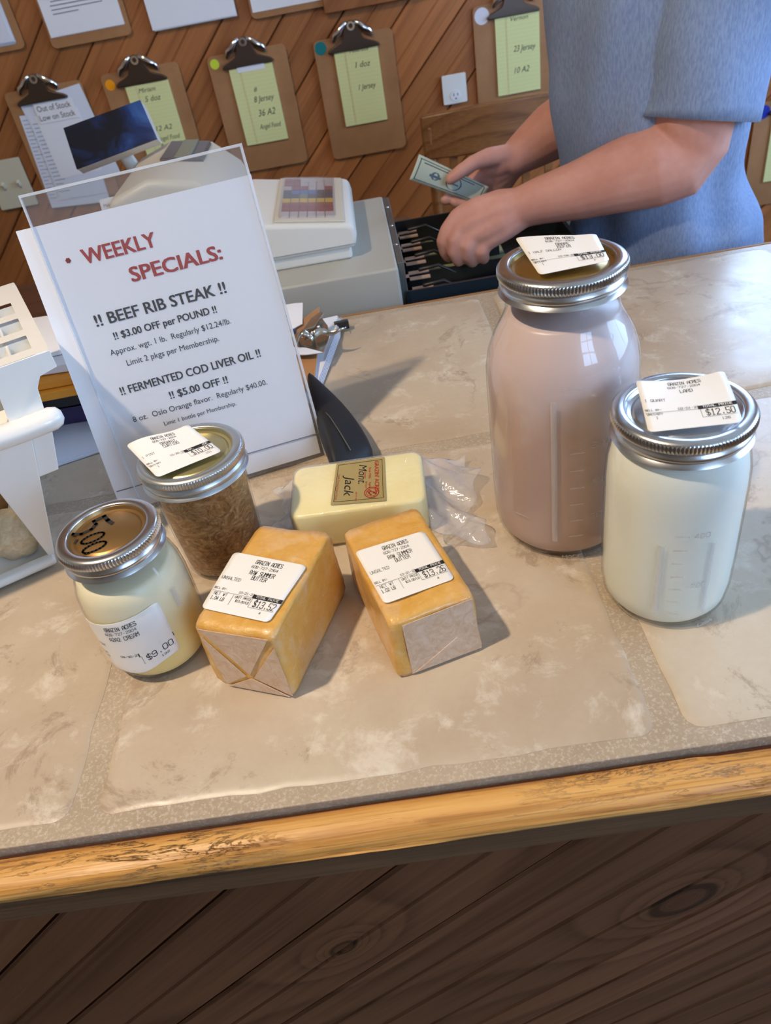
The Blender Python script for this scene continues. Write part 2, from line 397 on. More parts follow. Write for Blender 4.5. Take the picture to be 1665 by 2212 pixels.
# ------------------------------------------------------------------ the room
FZ, CZ = -0.92, 2.15
X0, X1, Y0, Y1 = -2.3, 2.9, -2.6, 2.262
struct('floor', MB().box(((X0+X1)/2, (Y0+Y1)/2, FZ-.03), (X1-X0, Y1-Y0, .06)), M['floor'])
struct('ceiling', MB().box(((X0+X1)/2, (Y0+Y1)/2, CZ+.03), (X1-X0, Y1-Y0, .06)), M['ceil'])
struct('wall_left', MB().box((X0-.04, (Y0+Y1)/2, (FZ+CZ)/2), (.08, Y1-Y0+.1, CZ-FZ)), M['plaster'])
def wall_with_hole(name, axis, pos, a0, a1, holes):
    mb = MB(); t = .08
    def bx(u0, u1, z0, z1):
        if u1-u0 < 1e-4 or z1-z0 < 1e-4: return
        c, s = ((u0+u1)/2, (z0+z1)/2), (u1-u0, z1-z0)
        mb.box((pos, c[0], c[1]) if axis == 0 else (c[0], pos, c[1]), (t, s[0], s[1]) if axis == 0 else (s[0], t, s[1]))
    u = a0
    for (h0, h1, z0, z1) in holes:
        bx(u, h0, FZ, CZ); bx(h0, h1, FZ, z0); bx(h0, h1, z1, CZ); u = h1
    bx(u, a1, FZ, CZ)
    return struct(name, mb, M['plaster'])
wall_with_hole('wall_right', 0, X1+.04, Y0-.05, Y1+.05, [(-.6, 1.5, .0, 1.45)])
wall_with_hole('wall_front', 1, Y0-.04, X0-.05, X1+.05, [(1.1, 2.6, .80, 2.0)])
M['sky_r'] = mat('daylight seen through the side window', (0,0,0), .5, emit=COOL, estr=WIN_R)
M['sky_f'] = mat('daylight seen through the shop window', (0,0,0), .5, emit=COOL, estr=WIN_F)
def window(name, axis, pos, h, m):
    h0, h1, z0, z1 = h; mb = MB(); c = ((h0+h1)/2, (z0+z1)/2)
    def bx(cu, cz, su, sz, t, mi, off=0):
        p = pos+off
        mb.box((p, cu, cz) if axis == 0 else (cu, p, cz), (t, su, sz) if axis == 0 else (su, t, sz), mi=mi)
    o = MB(); w_ = h1-h0; hh = z1-z0
    for (cu, cz, su, sz) in ((h0+.025, c[1], .05, hh), (h1-.025, c[1], .05, hh), (c[0], z0+.025, w_, .05), (c[0], z1-.025, w_, .05), (c[0], c[1], .04, hh), (c[0], c[1], w_, .03)):
        bx(cu, cz, su, sz, .06, 0)
    fr = struct(name, mb, M['white_pl'])
    pm = MB(); p = pos+(.035 if axis == 0 else (.035 if pos > 0 else -.035))
    pm.box((p, c[0], c[1]) if axis == 0 else (c[0], p, c[1]), (.004, w_-.02, hh-.02) if axis == 0 else (w_-.02, .004, hh-.02))
    obj('pane', pm, m, fr); return fr
window('window_1', 0, X1+.04, (-.6, 1.5, .0, 1.45), M['sky_r'])
window('window_2', 1, Y0-.04, (1.1, 2.6, .80, 2.0), M['sky_f'])
M['sky_b'] = mat('daylight seen through the back window', (0,0,0), .5, emit=COOL, estr=WIN_B)
WBX0, WBX1, WBZ0, WBZ1 = 1.0, 1.95, .40, 1.40
fr_b = window('window_3', 1, Y1+.05, (WBX0, WBX1, WBZ0, WBZ1), M['sky_b'])
fr_b['kind'] = 'structure'
# ceiling lamp that throws the warm light
lt = thing('ceiling_light', 'round warm ceiling lamp high over the left end of the counter', 'lamp', (LAMP.x, LAMP.y, CZ))
obj('canopy', MB().lathe([(.0, 0), (.07, 0), (.065, -.02), (.03, -.035), (.03, -.05), (0, -.05)], 32, (LAMP.x, LAMP.y, CZ)), M['white_pl'], lt, smooth=True, angle=.6)
M['bulb'] = mat('lit bulb glass', (1,1,1), .3, emit=WARM, estr=6.0)
obj('bulb', MB().lathe([(0, .045), (.02, .04), (.034, .022), (.038, 0), (.03, -.026), (.015, -.038), (0, -.04)], 24, (LAMP.x, LAMP.y, CZ-.085)), M['bulb'], lt, smooth=True)


def clip_poly(poly, n, d):   # keep n.p <= d
    out = []
    for i in range(len(poly)):
        a, b = poly[i], poly[(i+1) % len(poly)]; da, db = a[0]*n[0]+a[1]*n[1]-d, b[0]*n[0]+b[1]*n[1]-d
        if da <= 0: out.append(a)
        if da*db < 0: t = da/(da-db); out.append((a[0]+(b[0]-a[0])*t, a[1]+(b[1]-a[1])*t))
    return out
def diag_boards(parent, y, rect, width, phase, m, gap=.004, th=.012, bead=True, dp=.0024, bg=.0009):
    """45 degree boards: perpendicular coordinate (z-x)/sqrt2"""
    x0, x1, z0, z1 = rect; s2 = 2**.5; n = (-1/s2, 1/s2)
    lo_, hi = (z0-x1)/s2, (z1-x0)/s2; k = math.floor((lo_-phase)/width)
    while phase+k*width < hi:
        a, b = phase+k*width+gap/2, phase+(k+1)*width-gap/2; k += 1
        base = clip_poly(clip_poly([(x0, z0), (x1, z0), (x1, z1), (x0, z1)], n, b), (-n[0], -n[1]), -a)
        if len(base) < 3: continue
        mb = MB(); mb.prism([(p[0], y, p[1]) for p in base], (0, th-dp, 0))
        strips = [(a+.0008, (a+b)/2-bg), ((a+b)/2+bg, b-.0008)] if bead else [(a+.001, b-.001)]
        for (c0, c1) in strips:
            q = clip_poly(clip_poly([(x0, z0), (x1, z0), (x1, z1), (x0, z1)], n, c1), (-n[0], -n[1]), -c0)
            if len(q) < 3: continue
            q2 = clip_poly(clip_poly([(x0, z0), (x1, z0), (x1, z1), (x0, z1)], n, c1-.0016), (-n[0], -n[1]), -(c0+.0016))
            if len(q2) == len(q):
                nn = len(q); mb.add([(p[0], y, p[1]) for p in q]+[(p[0], y-dp, p[1]) for p in q2], [tuple(range(nn, 2*nn))]+[(i, (i+1) % nn, nn+(i+1) % nn, nn+i) for i in range(nn)])
            else: mb.prism([(p[0], y-dp*.9, p[1]) for p in q], (0, dp*.9, 0))
        obj('board', mb, m, parent)
bk = MB(); rects_ = [(X0-.05, WBX0, FZ, CZ), (WBX1, X1+.05, FZ, CZ), (WBX0, WBX1, FZ, WBZ0), (WBX0, WBX1, WBZ1, CZ)]
for (xa_, xb_, za_, zb_) in rects_: bk.box(((xa_+xb_)/2, Y1+.05, (za_+zb_)/2), (xb_-xa_, .08, zb_-za_))
wb = struct('wall_back', bk, mat('wall backing', srgb(60,36,20), .8))
for (xa_, xb_, za_, zb_) in rects_: diag_boards(wb, Y1-.008, (max(xa_, X0), min(xb_, X1), za_, zb_), .132, .651, M['wallwood'], gap=.003, th=.010)

# ------------------------------------------------------------------ the counter
ct = thing('counter', 'long counter topped with beige stone look tiles over a diagonal wood panel front', 'counter', (0, .38, FZ))
CX0, CX1, CD = -1.5, 1.7, .754
obj('carcass', MB().box(((CX0+CX1)/2, .39, (FZ-.035)/2), (CX1-CX0, .70, -FZ-.035)), M['trim_red'], ct)
obj('grout_bed', MB().box(((CX0+CX1)/2, CD/2, -.0167), (CX1-CX0, CD, .030)), M['grout'], ct, bevel=.001)
def tile_outline(x0, x1, y0, y1, rc=.012, jit=.0013):
    pts = []
    corners = [(x1-rc, y0+rc, -90), (x1-rc, y1-rc, 0), (x0+rc, y1-rc, 90), (x0+rc, y0+rc, 180)]
    for i, (cx, cy, a0) in enumerate(corners):
        for k in range(4):
            a = math.radians(a0+k*30); pts.append((cx+rc*math.cos(a), cy+rc*math.sin(a)))
        nx, ny, _ = corners[(i+1) % 4]; a = math.radians(a0+90); p0 = pts[-1]; p1 = (nx+rc*math.cos(a), ny+rc*math.sin(a))
        n = max(3, int(math.hypot(p1[0]-p0[0], p1[1]-p0[1])/.02))
        for k in range(1, n):
            t = k/n; pts.append((p0[0]+(p1[0]-p0[0])*t+R_.uniform(-jit, jit), p0[1]+(p1[1]-p0[1])*t+R_.uniform(-jit, jit)))
    return pts
xs = [CX0] + [-.2267+.4053*k for k in range(-3, 5) if CX0 < -.2267+.4053*k < CX1] + [CX1]
ys = [(.013, .379), (.399, .742)]
for i in range(len(xs)-1):
    for (ya, yb) in ys:
        xa, xb = xs[i]+(.010 if i else .004), xs[i+1]-(.010 if i < len(xs)-2 else .004)
        o = tile_outline(xa, xb, ya, yb); cx, cy = (xa+xb)/2, (ya+yb)/2
        mb = MB(); n = len(o)
        def sc(p, d):
            dx, dy = p[0]-cx, p[1]-cy; return (cx+dx*(1-d/abs(xb-xa)*2), cy+dy*(1-d/abs(yb-ya)*2))
        rings = [(0, -.0030), (.0002, -.0014), (.0022, -.0005), (.006, 0.0)]
        vs = [(*sc(p, d), z) for d, z in rings for p in o]
        fs = [(r*n+k, r*n+(k+1) % n, (r+1)*n+(k+1) % n, (r+1)*n+k) for r in range(3) for k in range(n)] + [tuple(3*n+k for k in range(n))]
        mb.add(vs, fs); obj('tile', mb, M['tile'], ct, smooth=True, angle=.9)
# worn wooden edge beam with a rounded top
NX = 220
def beam_prof(t):
    pts = [(-.004, -.0204), (-.004, -.008), (-.012, -.0058), (-.0225, -.0072), (-.0262, -.0098), (-.0285, -.0140), (-.0294, -.0185), (-.0288, -.0202)]
    return pts
mb = MB(); pf = beam_prof(0); vs = []; fs = []
for i in range(NX+1):
    x = CX0+(CX1-CX0)*i/NX
    for k, (y, z) in enumerate(pf):
        d = .0009*math.sin(x*7+k)+.0006*math.sin(x*31+k*2.1)+R_.uniform(-.00035, .00035)
        vs.append((x, y-(d if k > 2 else 0), z+(d*.6 if k > 0 else 0)-(.002 if x > .2 and k in (1, 2) else 0)))
n = len(pf)
fs = [(i*n+k, i*n+k+1, (i+1)*n+k+1, (i+1)*n+k) for i in range(NX) for k in range(n-1)] + [(i*n+n-1, i*n, (i+1)*n, (i+1)*n+n-1) for i in range(NX)]
fs += [tuple(range(n)), tuple(NX*n+k for k in range(n))]
mb.add(vs, fs); obj('edge_beam', mb, M['trim'], ct, smooth=True, angle=1.0)
obj('beam_front_shade', MB().box(((CX0+CX1)/2, -.0168, -.0334), (CX1-CX0, .0236, .0254)), M['beam_shade'], ct, bevel=.003, bseg=3)  # lower front of the edge beam, its shade put into the darker colour
mb = MB(); vs = []
for i in range(161):
    x = CX0+(CX1-CX0)*i/160; j = R_.uniform(-.0006, .0006); vs += [(x, .0005, -.0125+j), (x, -.0042-abs(j), -.0105+j), (x, -.0045, -.03), (x, .0005, -.03)]
fs = [(i*4+k, i*4+(k+1) % 4, (i+1)*4+(k+1) % 4, (i+1)*4+k) for i in range(160) for k in range(4)]
obj('substrate_edge', mb.add(vs, fs), M['trim_red'], ct)
diag_boards(ct, .004, (CX0, CX1, FZ, -.044), .0935, -.061, M['panelwood'], gap=.0026, th=.012)
obj('back_edging', MB().box(((CX0+CX1)/2, CD+.002, -.016), (CX1-CX0, .004, .03)), M['kraft'], ct)

# ------------------------------------------------------------------ jars
def content_mat(name, c1, c2, z0, z1, rough=.35, sss=0.0):
    m = mat(name, rough=rough); s = NT(m); tc = s.n('ShaderNodeTexCoord'); sp = s.n('ShaderNodeSeparateXYZ'); s.l(tc.outputs['Object'], sp.inputs[0])
    n = s.noise(s.coord((1, 1, .7)), 22, 3); h = s.math('ADD', sp.outputs[2], s.math('MULTIPLY', s.math('SUBTRACT', n, .5), .02))
    mr = s.n('ShaderNodeMapRange'); s.l(h, mr.inputs[0]); mr.inputs[1].default_value = z0; mr.inputs[2].default_value = z1
    s.base(s.ramp(mr.outputs[0], ((0, c1), (1, c2))))
    m.node_tree.nodes['Principled BSDF'].inputs['Subsurface Weight'].default_value = sss
    m.node_tree.nodes['Principled BSDF'].inputs['Subsurface Radius'].default_value = (.01, .008, .006)
    return m
M['kefir'] = content_mat('mauve grape kefir', srgb(196,168,158), srgb(212,190,186), .128, .152, sss=.15)
M['lard'] = content_mat('white lard', srgb(236,240,230), srgb(240,243,234), .03, .1, sss=.2)
M['cream'] = content_mat('pale yellow cream', srgb(238,218,150), srgb(240,230,198), .035, .075, sss=.25)
def curtido_mat():
    m = mat('brown fermented slaw', rough=.35); s = NT(m); v = s.coord((1, 1, 1.5))
    n = s.noise(v, 60, 5, .65, 3.0); n2 = s.noise(v, 130, 3, .6, 1.5)
    c = s.ramp(n, ((.32, srgb(100,66,34)), (.46, srgb(142,100,58)), (.58, srgb(170,130,84)), (.72, srgb(198,166,124))))
    c = s.mix(s.ramp(n2, ((.66, (0,0,0)), (.72, (.8,.8,.8)))), c, srgb(196,106,44)); s.base(c); s.bump(n, .6, .003); return m
M['slaw'] = curtido_mat()
M['shred'] = mat('pale cabbage shred', srgb(182,144,98), .35); M['carrot'] = mat('orange carrot bit', srgb(206,112,44), .4)

def thermal_label(parent, f, aspect, name, lines, size, sell, price, extra, netwt=None, code='4'):
    """f(u,v,off) with u,v in 0..1; lines=product name rows; builds the sheet and its print"""
    mb = MB(); rows = [0, .008, .02, .04, .065, .1] + [k/14 for k in range(2, 13)] + [.9, .935, .96, .98, .992, 1]; r = .065; nu = 14
    vs = []
    for v in rows:
        e = min(v, 1-v); ins = 0 if e >= r else r-math.sqrt(max(r*r-(r-e)**2, 0))
        for i in range(nu+1): vs.append(f(ins+(1-2*ins)*i/nu, v, 0))
    mb.add(vs, [(j*(nu+1)+i, j*(nu+1)+i+1, (j+1)*(nu+1)+i+1, (j+1)*(nu+1)+i) for j in range(len(rows)-1) for i in range(nu)])
    lab = obj('price_label', mb, M['label'], parent, smooth=True, solid=.00025)
    # print: work in units where the label width is 1, height is 1/aspect
    g = lambda u, v, off: f(u, v*aspect, off); H = 1/aspect; p = MB(); o = .0003
    S = lambda t, x, y, w_, h, wt=.0055: strokes(t, x, y*H, w_, h*H, wt, g, p, o)
    S('GRAZIN ACRES', .36, .865, .36, .068, .0068); S('608-727-2904', .34, .785, .36, .045, .0045)
    y = .675
    for L in lines: wl = .034*len(L); S(L, .53-wl/2, y, wl, .068, .0066); y -= .085
    S(extra, .04, .52, .033*len(extra), .05, .0045); S('SELL BY:', .02, .345, .18, .03, .0045); S(sell, .38, .335, .22, .035, .0045)
    if netwt:
        S('NET WT', .06, .245, .19, .05, .0045); S(netwt, .05, .165, .19, .055, .006); S('UNIT PRICE', .37, .255, .23, .035, .0045); S('$13.00/LB', .40, .195, .19, .035, .0045)
        ribbon((.335, .13*H), (.335, .305*H), .004, g, p, o)
    else: S('UNIT/QTY', .03, .27, .17, .03, .0045); S('1', .12, .20, .03, .04, .0045)
    ribbon((.02, .31*H), (.60, .31*H), .004, g, p, o); ribbon((.62, .335*H), (.97, .335*H), .062, g, p, o)
    for a, b in (((.61, .155), (.61, .3)), ((.61, .155), (.97, .155))): ribbon((a[0], a[1]*H), (b[0], b[1]*H), .004, g, p, o)
    S(price, .66, .175, .30, .105, .0095); S(code, .80, .085, .03*len(code), .035, .0045)
    q = MB(); strokes('TOTAL PRICE', .64, (.335-.017)*H, .31, .034*H, .006, g, q, o*2)
    obj('print', p, M['ink'], lab); obj('print', q, M['label'], lab)
    return lab
def quadf(TL, TR, BR, BL, curl=None):
    TL, TR, BR, BL = map(Vector, (TL, TR, BR, BL)); N = (TR-TL).cross(TL-BL).normalized()
    if N.z < 0: N = -N
    def f(u, v, off=0):
        a = TL.lerp(TR, u); b = BL.lerp(BR, u); p = b.lerp(a, v)
        if curl: p = p+N*curl(u, v)
        return p+N*off
    return f
def jar(label, x, y, prof, lidz, lidr, content, discm, bandm, fill, group=None):
    t = thing('mason_jar', label, 'jar', (x, y, 0), group=group); c = (x, y, 0)
    inner = [(0, .005)] + [(max(r-.0016, .002), max(z, .005)) for r, z in prof if z < fill] + [(next(r for r, z in prof if z >= fill)-.0018, fill), (0, fill+.0002)]
    obj('contents', MB().lathe(inner, 64, c), content, t, smooth=True, angle=.9)
    obj('glass_body', MB().lathe([(0, .003), (prof[0][0]*.8, .002)]+prof, 72, c), M['glass'], t, smooth=True, subd=0)
    r, Z = lidr, lidz; ri = r-.0085
    bp = [(ri, Z-.0035), (ri, Z-.0008), (ri+.0012, Z), (r-.0026, Z), (r-.0008, Z-.0010), (r, Z-.0028), (r+.0002, Z-.0072), (r-.0012, Z-.0090), (r-.0022, Z-.0102), (r-.0010, Z-.0118),
          (r-.0004, Z-.0134), (r-.0012, Z-.0150), (r-.0018, Z-.0162), (r-.0004, Z-.0176), (r+.0006, Z-.0190), (r-.0006, Z-.0196), (r-.0025, Z-.0188), (r-.0028, Z-.006)]
    nrib = int(2*math.pi*r/.0024)
    def kn(rr, z, a, j):
        if j in (5, 6): return rr + .00042*math.copysign(min(1, abs(math.sin(a*nrib/2))*1.6), math.sin(a*nrib/2))*(1 if j == 5 else 1)
        return rr
    # split the knurl zone so that the ribs start and stop cleanly
    bp2 = bp[:5]+[(r-.0001, Z-.0020)]+[(r, Z-.0030), (r+.0001, Z-.0068)]+[(r-.0002, Z-.0078)]+bp[7:]
    def kn2(rr, z, a, j): return rr + (.0008*max(-1, min(1, math.sin(a*nrib)*1.8)) if j in (6, 7) else 0)
    obj('screw_band', MB().lathe(bp2, nrib*4, c, kn2), bandm, t, smooth=True, angle=1.0)
    dp = [(ri+.003, Z-.0012), (ri-.0005, Z-.0014), (ri-.0018, Z-.0038), (ri-.0040, Z-.0044), (ri-.0055, Z-.0034), (ri-.0062, Z-.0030), (0, Z-.0028)]
    obj('lid_disc', MB().lathe(dp, 72, c), discm, t, smooth=True, angle=.8)
    return t
def cyl(x, y, R):   # surface map on a jar side: u = angle in radians*R, v = height
    return lambda u, v, off=0: Vector((x+(R+off)*math.cos(u/R), y+(R+off)*math.sin(u/R), v))
def emboss(t, x, y, R, a_deg, bars, ticks, texts):
    """raised glass ribs, measuring ticks and lettering on the jar side"""
    f = cyl(x, y, R); a0 = math.radians(a_deg)*R
    for (da, z0, z1) in bars:
        mb = MB(); u = a0+da; n = 10
        for k in range(n):
            za, zb = z0+(z1-z0)*k/n, z0+(z1-z0)*(k+1)/n
            mb.add([f(u-.0022, za, .0001), f(u, za, .0011), f(u+.0022, za, .0001), f(u-.0022, zb, .0001), f(u, zb, .0011), f(u+.0022, zb, .0001)], [(0,1,4,3), (1,2,5,4)])
        obj('embossed_rib', mb, M['glassline'], t, smooth=True)
    if not ticks and not texts: return
    mb = MB()
    for (da, z, L) in ticks: ribbon((a0+da, z), (a0+da+L, z), .0012, f, mb, .0005)
    for (s_, da, z, w_, h) in texts: strokes(s_, a0+da, z, w_, h, .0007, f, mb, .0005)
    obj('embossed_mark', mb, M['glassline'], t, kind='stuff')
M['glassline'] = film('raised glass line', (.84,.83,.84), .12, haze=.26, hazecol=(.95,.95,.97))

hx, hy = .1627, .2421
pr = [(.046, 0), (.052, .003), (.0565, .011), (.0583, .022), (.0589, .04), (.0589, .145), (.0583, .160), (.0560, .173), (.0515, .185), (.0465, .194), (.0430, .201), (.0412, .207), (.0408, .214), (.0408, .234)]
jh = jar('tall half gallon jar of mauve grape kefir, the largest jar on the counter', hx, hy, pr, .2393, .0452, M['kefir'], M['gold2'], M['steel'], .203)
emboss(jh, hx, hy, .0590, -110, [(0, .025, .158)], [(.012, .03+.0165*k, .010) for k in range(6)] + [(-.035, .045, .012), (.006, .168, .012)], [('600', .028, .115, .014, .005), ('400', .028, .081, .014, .005), ('200', .028, .046, .014, .005), ('MADE', .006, .006, .016, .003)])
f = quadf(at(1112,515,2,.2405), at(1287,508,2,.2425), at(1317,563,2,.2415), at(1165,594,2,.2405), lambda u, v: .0012*math.sin(u*3.1+.4)*v+.0015*(u > .75)*(u-.75)*4*v)
thermal_label(jh, f, 1.14, 'x', ['GRAPE', 'KEFIR'], None, '10-09-22', '$13.00', '1 HALF GALLON')

qx, qy = .2164, .1400
pr = [(.038, 0), (.0425, .003), (.0458, .010), (.0474, .022), (.0480, .05), (.0480, .112), (.0474, .126), (.0455, .137), (.0428, .1455), (.0408, .150), (.0404, .155), (.0404, .164)]
jq = jar('quart mason jar of white lard with silver band, front right beside the mauve jar', qx, qy, pr, .1693, .0452, M['lard'], M['steel'], M['steel'], .149)
emboss(jq, qx, qy, .0481, -106, [(-.010, .02, .088), (.024, .02, .088)], [(-.002, .022+.0125*k, .008) for k in range(7)], [('400', .010, .095, .010, .004), ('200', .012, .048, .010, .004), ('USA', .022, .005, .012, .0025)])
f = quadf(at(1372,822,2,.176), at(1563,800,2,.1800), at(1605,912,2,.1712), at(1400,934,2,.1708), lambda u, v: -.0035*math.sin(math.pi*u)*v+.0015*math.sin(math.pi*v))
thermal_label(jq, f, 1.02, 'x', ['LARD'], None, '02-01-23', '$12.50', '1 QUART', code='126')

cx_, cy_ = -.1926, .1627
pr = [(.033, 0), (.0375, .003), (.0408, .011), (.0420, .022), (.0423, .045), (.0423, .072), (.0412, .084), (.0385, .094), (.0355, .1005), (.0338, .105), (.0336, .110), (.0336, .124)]
jc = jar('pint jar of pale yellow cream with bronze lid, label on its side, front left', cx_, cy_, pr, .1293, .0377, M['cream'], M['bronze'], M['steel'], .096)
def f(u, v, off=0, R=.0426):
    a = math.radians(-150+100*u); zb = .010+.016*u+.002*math.sin(u*9); zt = .066+.014*u
    z = zb+(zt-zb)*v; rr = R+off-(.0016*max(0, (.02-z)/.02))-(.0018*max(0, (z-.070)/.012))
    return Vector((cx_+rr*math.cos(a), cy_+rr*math.sin(a), z))
thermal_label(jc, f, 1.24, 'x', ['A2A2 CREAM'], None, '09-30-22', '$9.00', '1 PINT', code='132')
mb = MB(); p0 = at(195, 1138, 2, .1268); g = planef((p0.x, p0.y, .1266), Vector((.42, -.91, 0))*1.35, Vector((.91, .42, 0))*1.25)
for pts in ([(0.0005,.021),(-.002,.004),(.000,.0005)],):
    pass
five = [(-.002,.0095),(-.0045,.0085),(-.003,.003),(.0005,.0025),(.003,-.001),(.002,-.006),(-.002,-.008),(-.004,-.0135)]
polyline([(.0045,.012),(.0005,.0105),(-.0045,.0095)], .0026, g, mb, .0002); polyline([(-.0045,.0095),(-.004,.003),(-.0005,.0035),(.0025,.000),(.0030,-.006),(.000,-.0105),(-.0035,-.0125)], .0021, g, mb, .0002)
polyline([(-.005,-.0105),(-.0035,-.0135)], .0032, g, mb, .0002)
polyline([(.0068,-.0095),(.0085,-.0110)], .0015, g, mb, .0002)
for ox in (.0110, .0196):
    polyline([(ox+.0032*math.cos(a/18*6.283+.4), -.001+.0068*math.sin(a/18*6.283+.4)+ (ox-.0115)*-.1) for a in range(19)], .0013, g, mb, .0002)
obj('handwritten_price', mb, M['ink'], jc, label='black handwritten 5.00')
jc_f = cyl(cx_, cy_, .0424)
emboss(jc, cx_, cy_, .0424, -30, [(0, .062, .080)], [], [])

ux, uy = -.1480, .2659
pr = [(.031, 0), (.0350, .002), (.0368, .006), (.0378, .020), (.0392, .050), (.0408, .085), (.0416, .098), (.0420, .103), (.0418, .114)]
ju = jar('pint mason jar of brown shredded slaw with gold lid in front of the sign', ux, uy, pr, .1193, .0457, M['slaw'], M['gold'], M['steel_b'], .101)
mb = MB(); mc = MB()
for k in range(300):
    a = R_.uniform(0, 6.283); z = R_.uniform(.008, .098); rr = .0345+.0050*(z/.1)+R_.uniform(-.0022, .0000); L = R_.uniform(.004, .013); th = R_.uniform(-1.0, 1.0); cu_ = R_.uniform(-.6, .6)
    pts = []
    for q in range(4):
        tt = (q/3-.5)*L; aa = a+tt*math.cos(th+cu_*q/3)/rr; zz = min(max(z+tt*math.sin(th+cu_*q/3), .007), .099)
        r2 = min(rr, .0345+.0050*(zz/.1)-.0001); pts.append((ux+r2*math.cos(aa), uy+r2*math.sin(aa), zz))
    (mc if k % 13 == 0 else mb).tube(pts, R_.uniform(.0004, .0009) if k % 13 else .0011, 4, caps=False)
obj('vegetable_shreds', mb, M['shred'], ju, smooth=True, kind='stuff'); obj('carrot_shreds', mc, M['carrot'], ju, smooth=True, kind='stuff')
f = quadf(at(273,964,2,.1240), at(405,916,2,.1225), at(480,976,2,.1208), at(340,1033,2,.1208), lambda u, v: .0018*math.sin(u*5.5+.3)*v+.0006)
thermal_label(ju, f, 1.12, 'x', ['ORGANIC', 'CURTIDO'], None, '10-20-22', '$10.00', '1 PINT', code='101')

# ------------------------------------------------------------------ butter
def butter_mat():
    m = mat('butter in waxed wrap', rough=.34, coat=.35); s = NT(m); v = s.coord()
    n = s.noise(v, 95, 5, .6, .6); n2 = s.noise(v, 42, 4, .6, .5)
    c = s.ramp(n, ((.3, srgb(214,160,70)), (.6, srgb(224,174,92)), (.8, srgb(232,196,134))))
    c = s.mix(s.ramp(n2, ((.5, (0,0,0)), (.75, (.75,.75,.75)))), c, srgb(226,194,158)); s.base(c); s.bump(s.noise(v, 120, 5, .65, 1.0), .55, .0016)
    s.b.inputs['Subsurface Weight'].default_value = .1; s.b.inputs['Subsurface Radius'].default_value = (.01, .006, .002); return m
M['butter'] = butter_mat()
def wax():
    m = mat('pale waxed paper', rough=.36, coat=.3); s = NT(m); v = s.coord(); n = s.noise(v, 110, 5, .65, 1.2)
    s.base(s.ramp(n, ((.35, srgb(204,170,136)), (.65, srgb(222,196,172))))); s.bump(n, .5, .002); return m
M['wax'] = wax()
def butter(label, x, y, yaw, w_, l_, h, g, flaps, labelpx, zl, name, netwt, price, seed):
    t = thing('butter_block', label, 'butter', (x, y, 0), yaw, 'wrapped butter blocks'); rr = random.Random(seed)
    bm = bmesh.new(); bmesh.ops.create_cube(bm, size=1); bmesh.ops.subdivide_edges(bm, edges=bm.edges[:], cuts=13, use_grid_fill=True)
    for v in bm.verts:
        ox, oy, oz = v.co; k = 1+g*(oz+.5); e = lambda q: max(0, abs(q)-.46)/.04
        rnd = (e(ox)*e(oy)+e(ox)*e(oz)+e(oy)*e(oz))*.0011
        n = Vector((math.sin(oy*9+seed)*math.sin(oz*7), math.sin(ox*8+seed*2)*math.cos(oz*6), math.sin(ox*7)*math.sin(oy*11+seed)))*.0007 + Vector([rr.uniform(-.00018, .00018) for _ in range(3)])
        p = Vector((ox*w_*k, oy*l_*k, (oz+.5)*h)); c = Vector((0, 0, h/2)); p = p+(c-p).normalized()*rnd+n
        if oz < -.49: p.z = max(p.z, 0)
        v.co = p
    mb = MB(); bm.verts.ensure_lookup_table(); mb.add([v.co.copy() for v in bm.verts], [tuple(q.index for q in f.verts) for f in bm.faces]); bm.free()
    obj('wrapped_body', mb, M['butter'], t, world=False, smooth=True)
    kt = lambda z: 1+g*(z/h)
    for fi, poly in enumerate(flaps):   # fold flaps on the near end, fractions across and up
        mb = MB(); P = [Vector(((a-.5)*w_*kt(b*h), -l_/2*kt(b*h)-.0012-(.0006*fi if len(flaps) < 4 else 0), b*h)) for a, b in poly]; mb.prism(P, (0, .0009, 0))
        obj('end_fold', mb, M['wax'], t, world=False, bevel=.0003, bseg=1)
    f = quadf(*[at(px, py, 2, zl) for px, py in labelpx])
    thermal_label(t, f, 1.06, 'x', ['RAW SUMMER', 'BUTTER'], None, '10-21-22', price, 'UNSALTED', netwt=netwt)
butter('left butter block in waxed paper, price label 13.52, folded end facing front', -.0887, .1519, -.3879, .0671, .1140, .0684, -.0158,
       [[(.05,.95), (.93,.96), (.52,.30)], [(.97,.84), (.99,.05), (.56,.26)], [(.05,.84), (.14,.05), (.46,.26)], [(.17,.03), (.95,.03), (.52,.24)]],
       ((506,1192), (664,1222), (580,1345), (434,1313)), .0700, 'a', '1.04 LB', '$13.52', 1)
butter('right butter block in waxed paper, price label 13.26, nearest the lard jar', .0178, .1566, .2659, .0698, .1219, .0575, -.0542,
       [[(.14,.92), (.97,.95), (.98,.04), (.16,.04)], [(.20,.06), (.97,.06), (.72,.40)]],
       ((766,1192), (915,1146), (982,1250), (830,1305)), .0592, 'b', '1.02 LB', '$13.26', 5)

# ------------------------------------------------------------------ cheese
def cheese_mat():
    m = mat('pale yellow cheese', rough=.32); s = NT(m); n = s.noise(s.coord(), 60, 3, .6); s.base(s.ramp(n, ((.3, srgb(242,226,150)), (.7, srgb(247,234,168)))))
    s.b.inputs['Subsurface Weight'].default_value = .15; s.b.inputs['Subsurface Radius'].default_value = (.01, .008, .003); return m
ch = thing('cheese_block', 'pale yellow cheese block vacuum packed in clear film with gold label, behind the butter', 'cheese', (-.0166, .291, 0), -.035)
def rbox(w_, l_, h, rc, z0=0.0, n=6):
    pts = []
    for cx, cy, a0 in ((w_/2-rc, -l_/2+rc, -90), (w_/2-rc, l_/2-rc, 0), (-w_/2+rc, l_/2-rc, 90), (-w_/2+rc, -l_/2+rc, 180)):
        for k in range(n+1): a = math.radians(a0+90*k/n); pts.append((cx+rc*math.cos(a), cy+rc*math.sin(a)))
    return pts
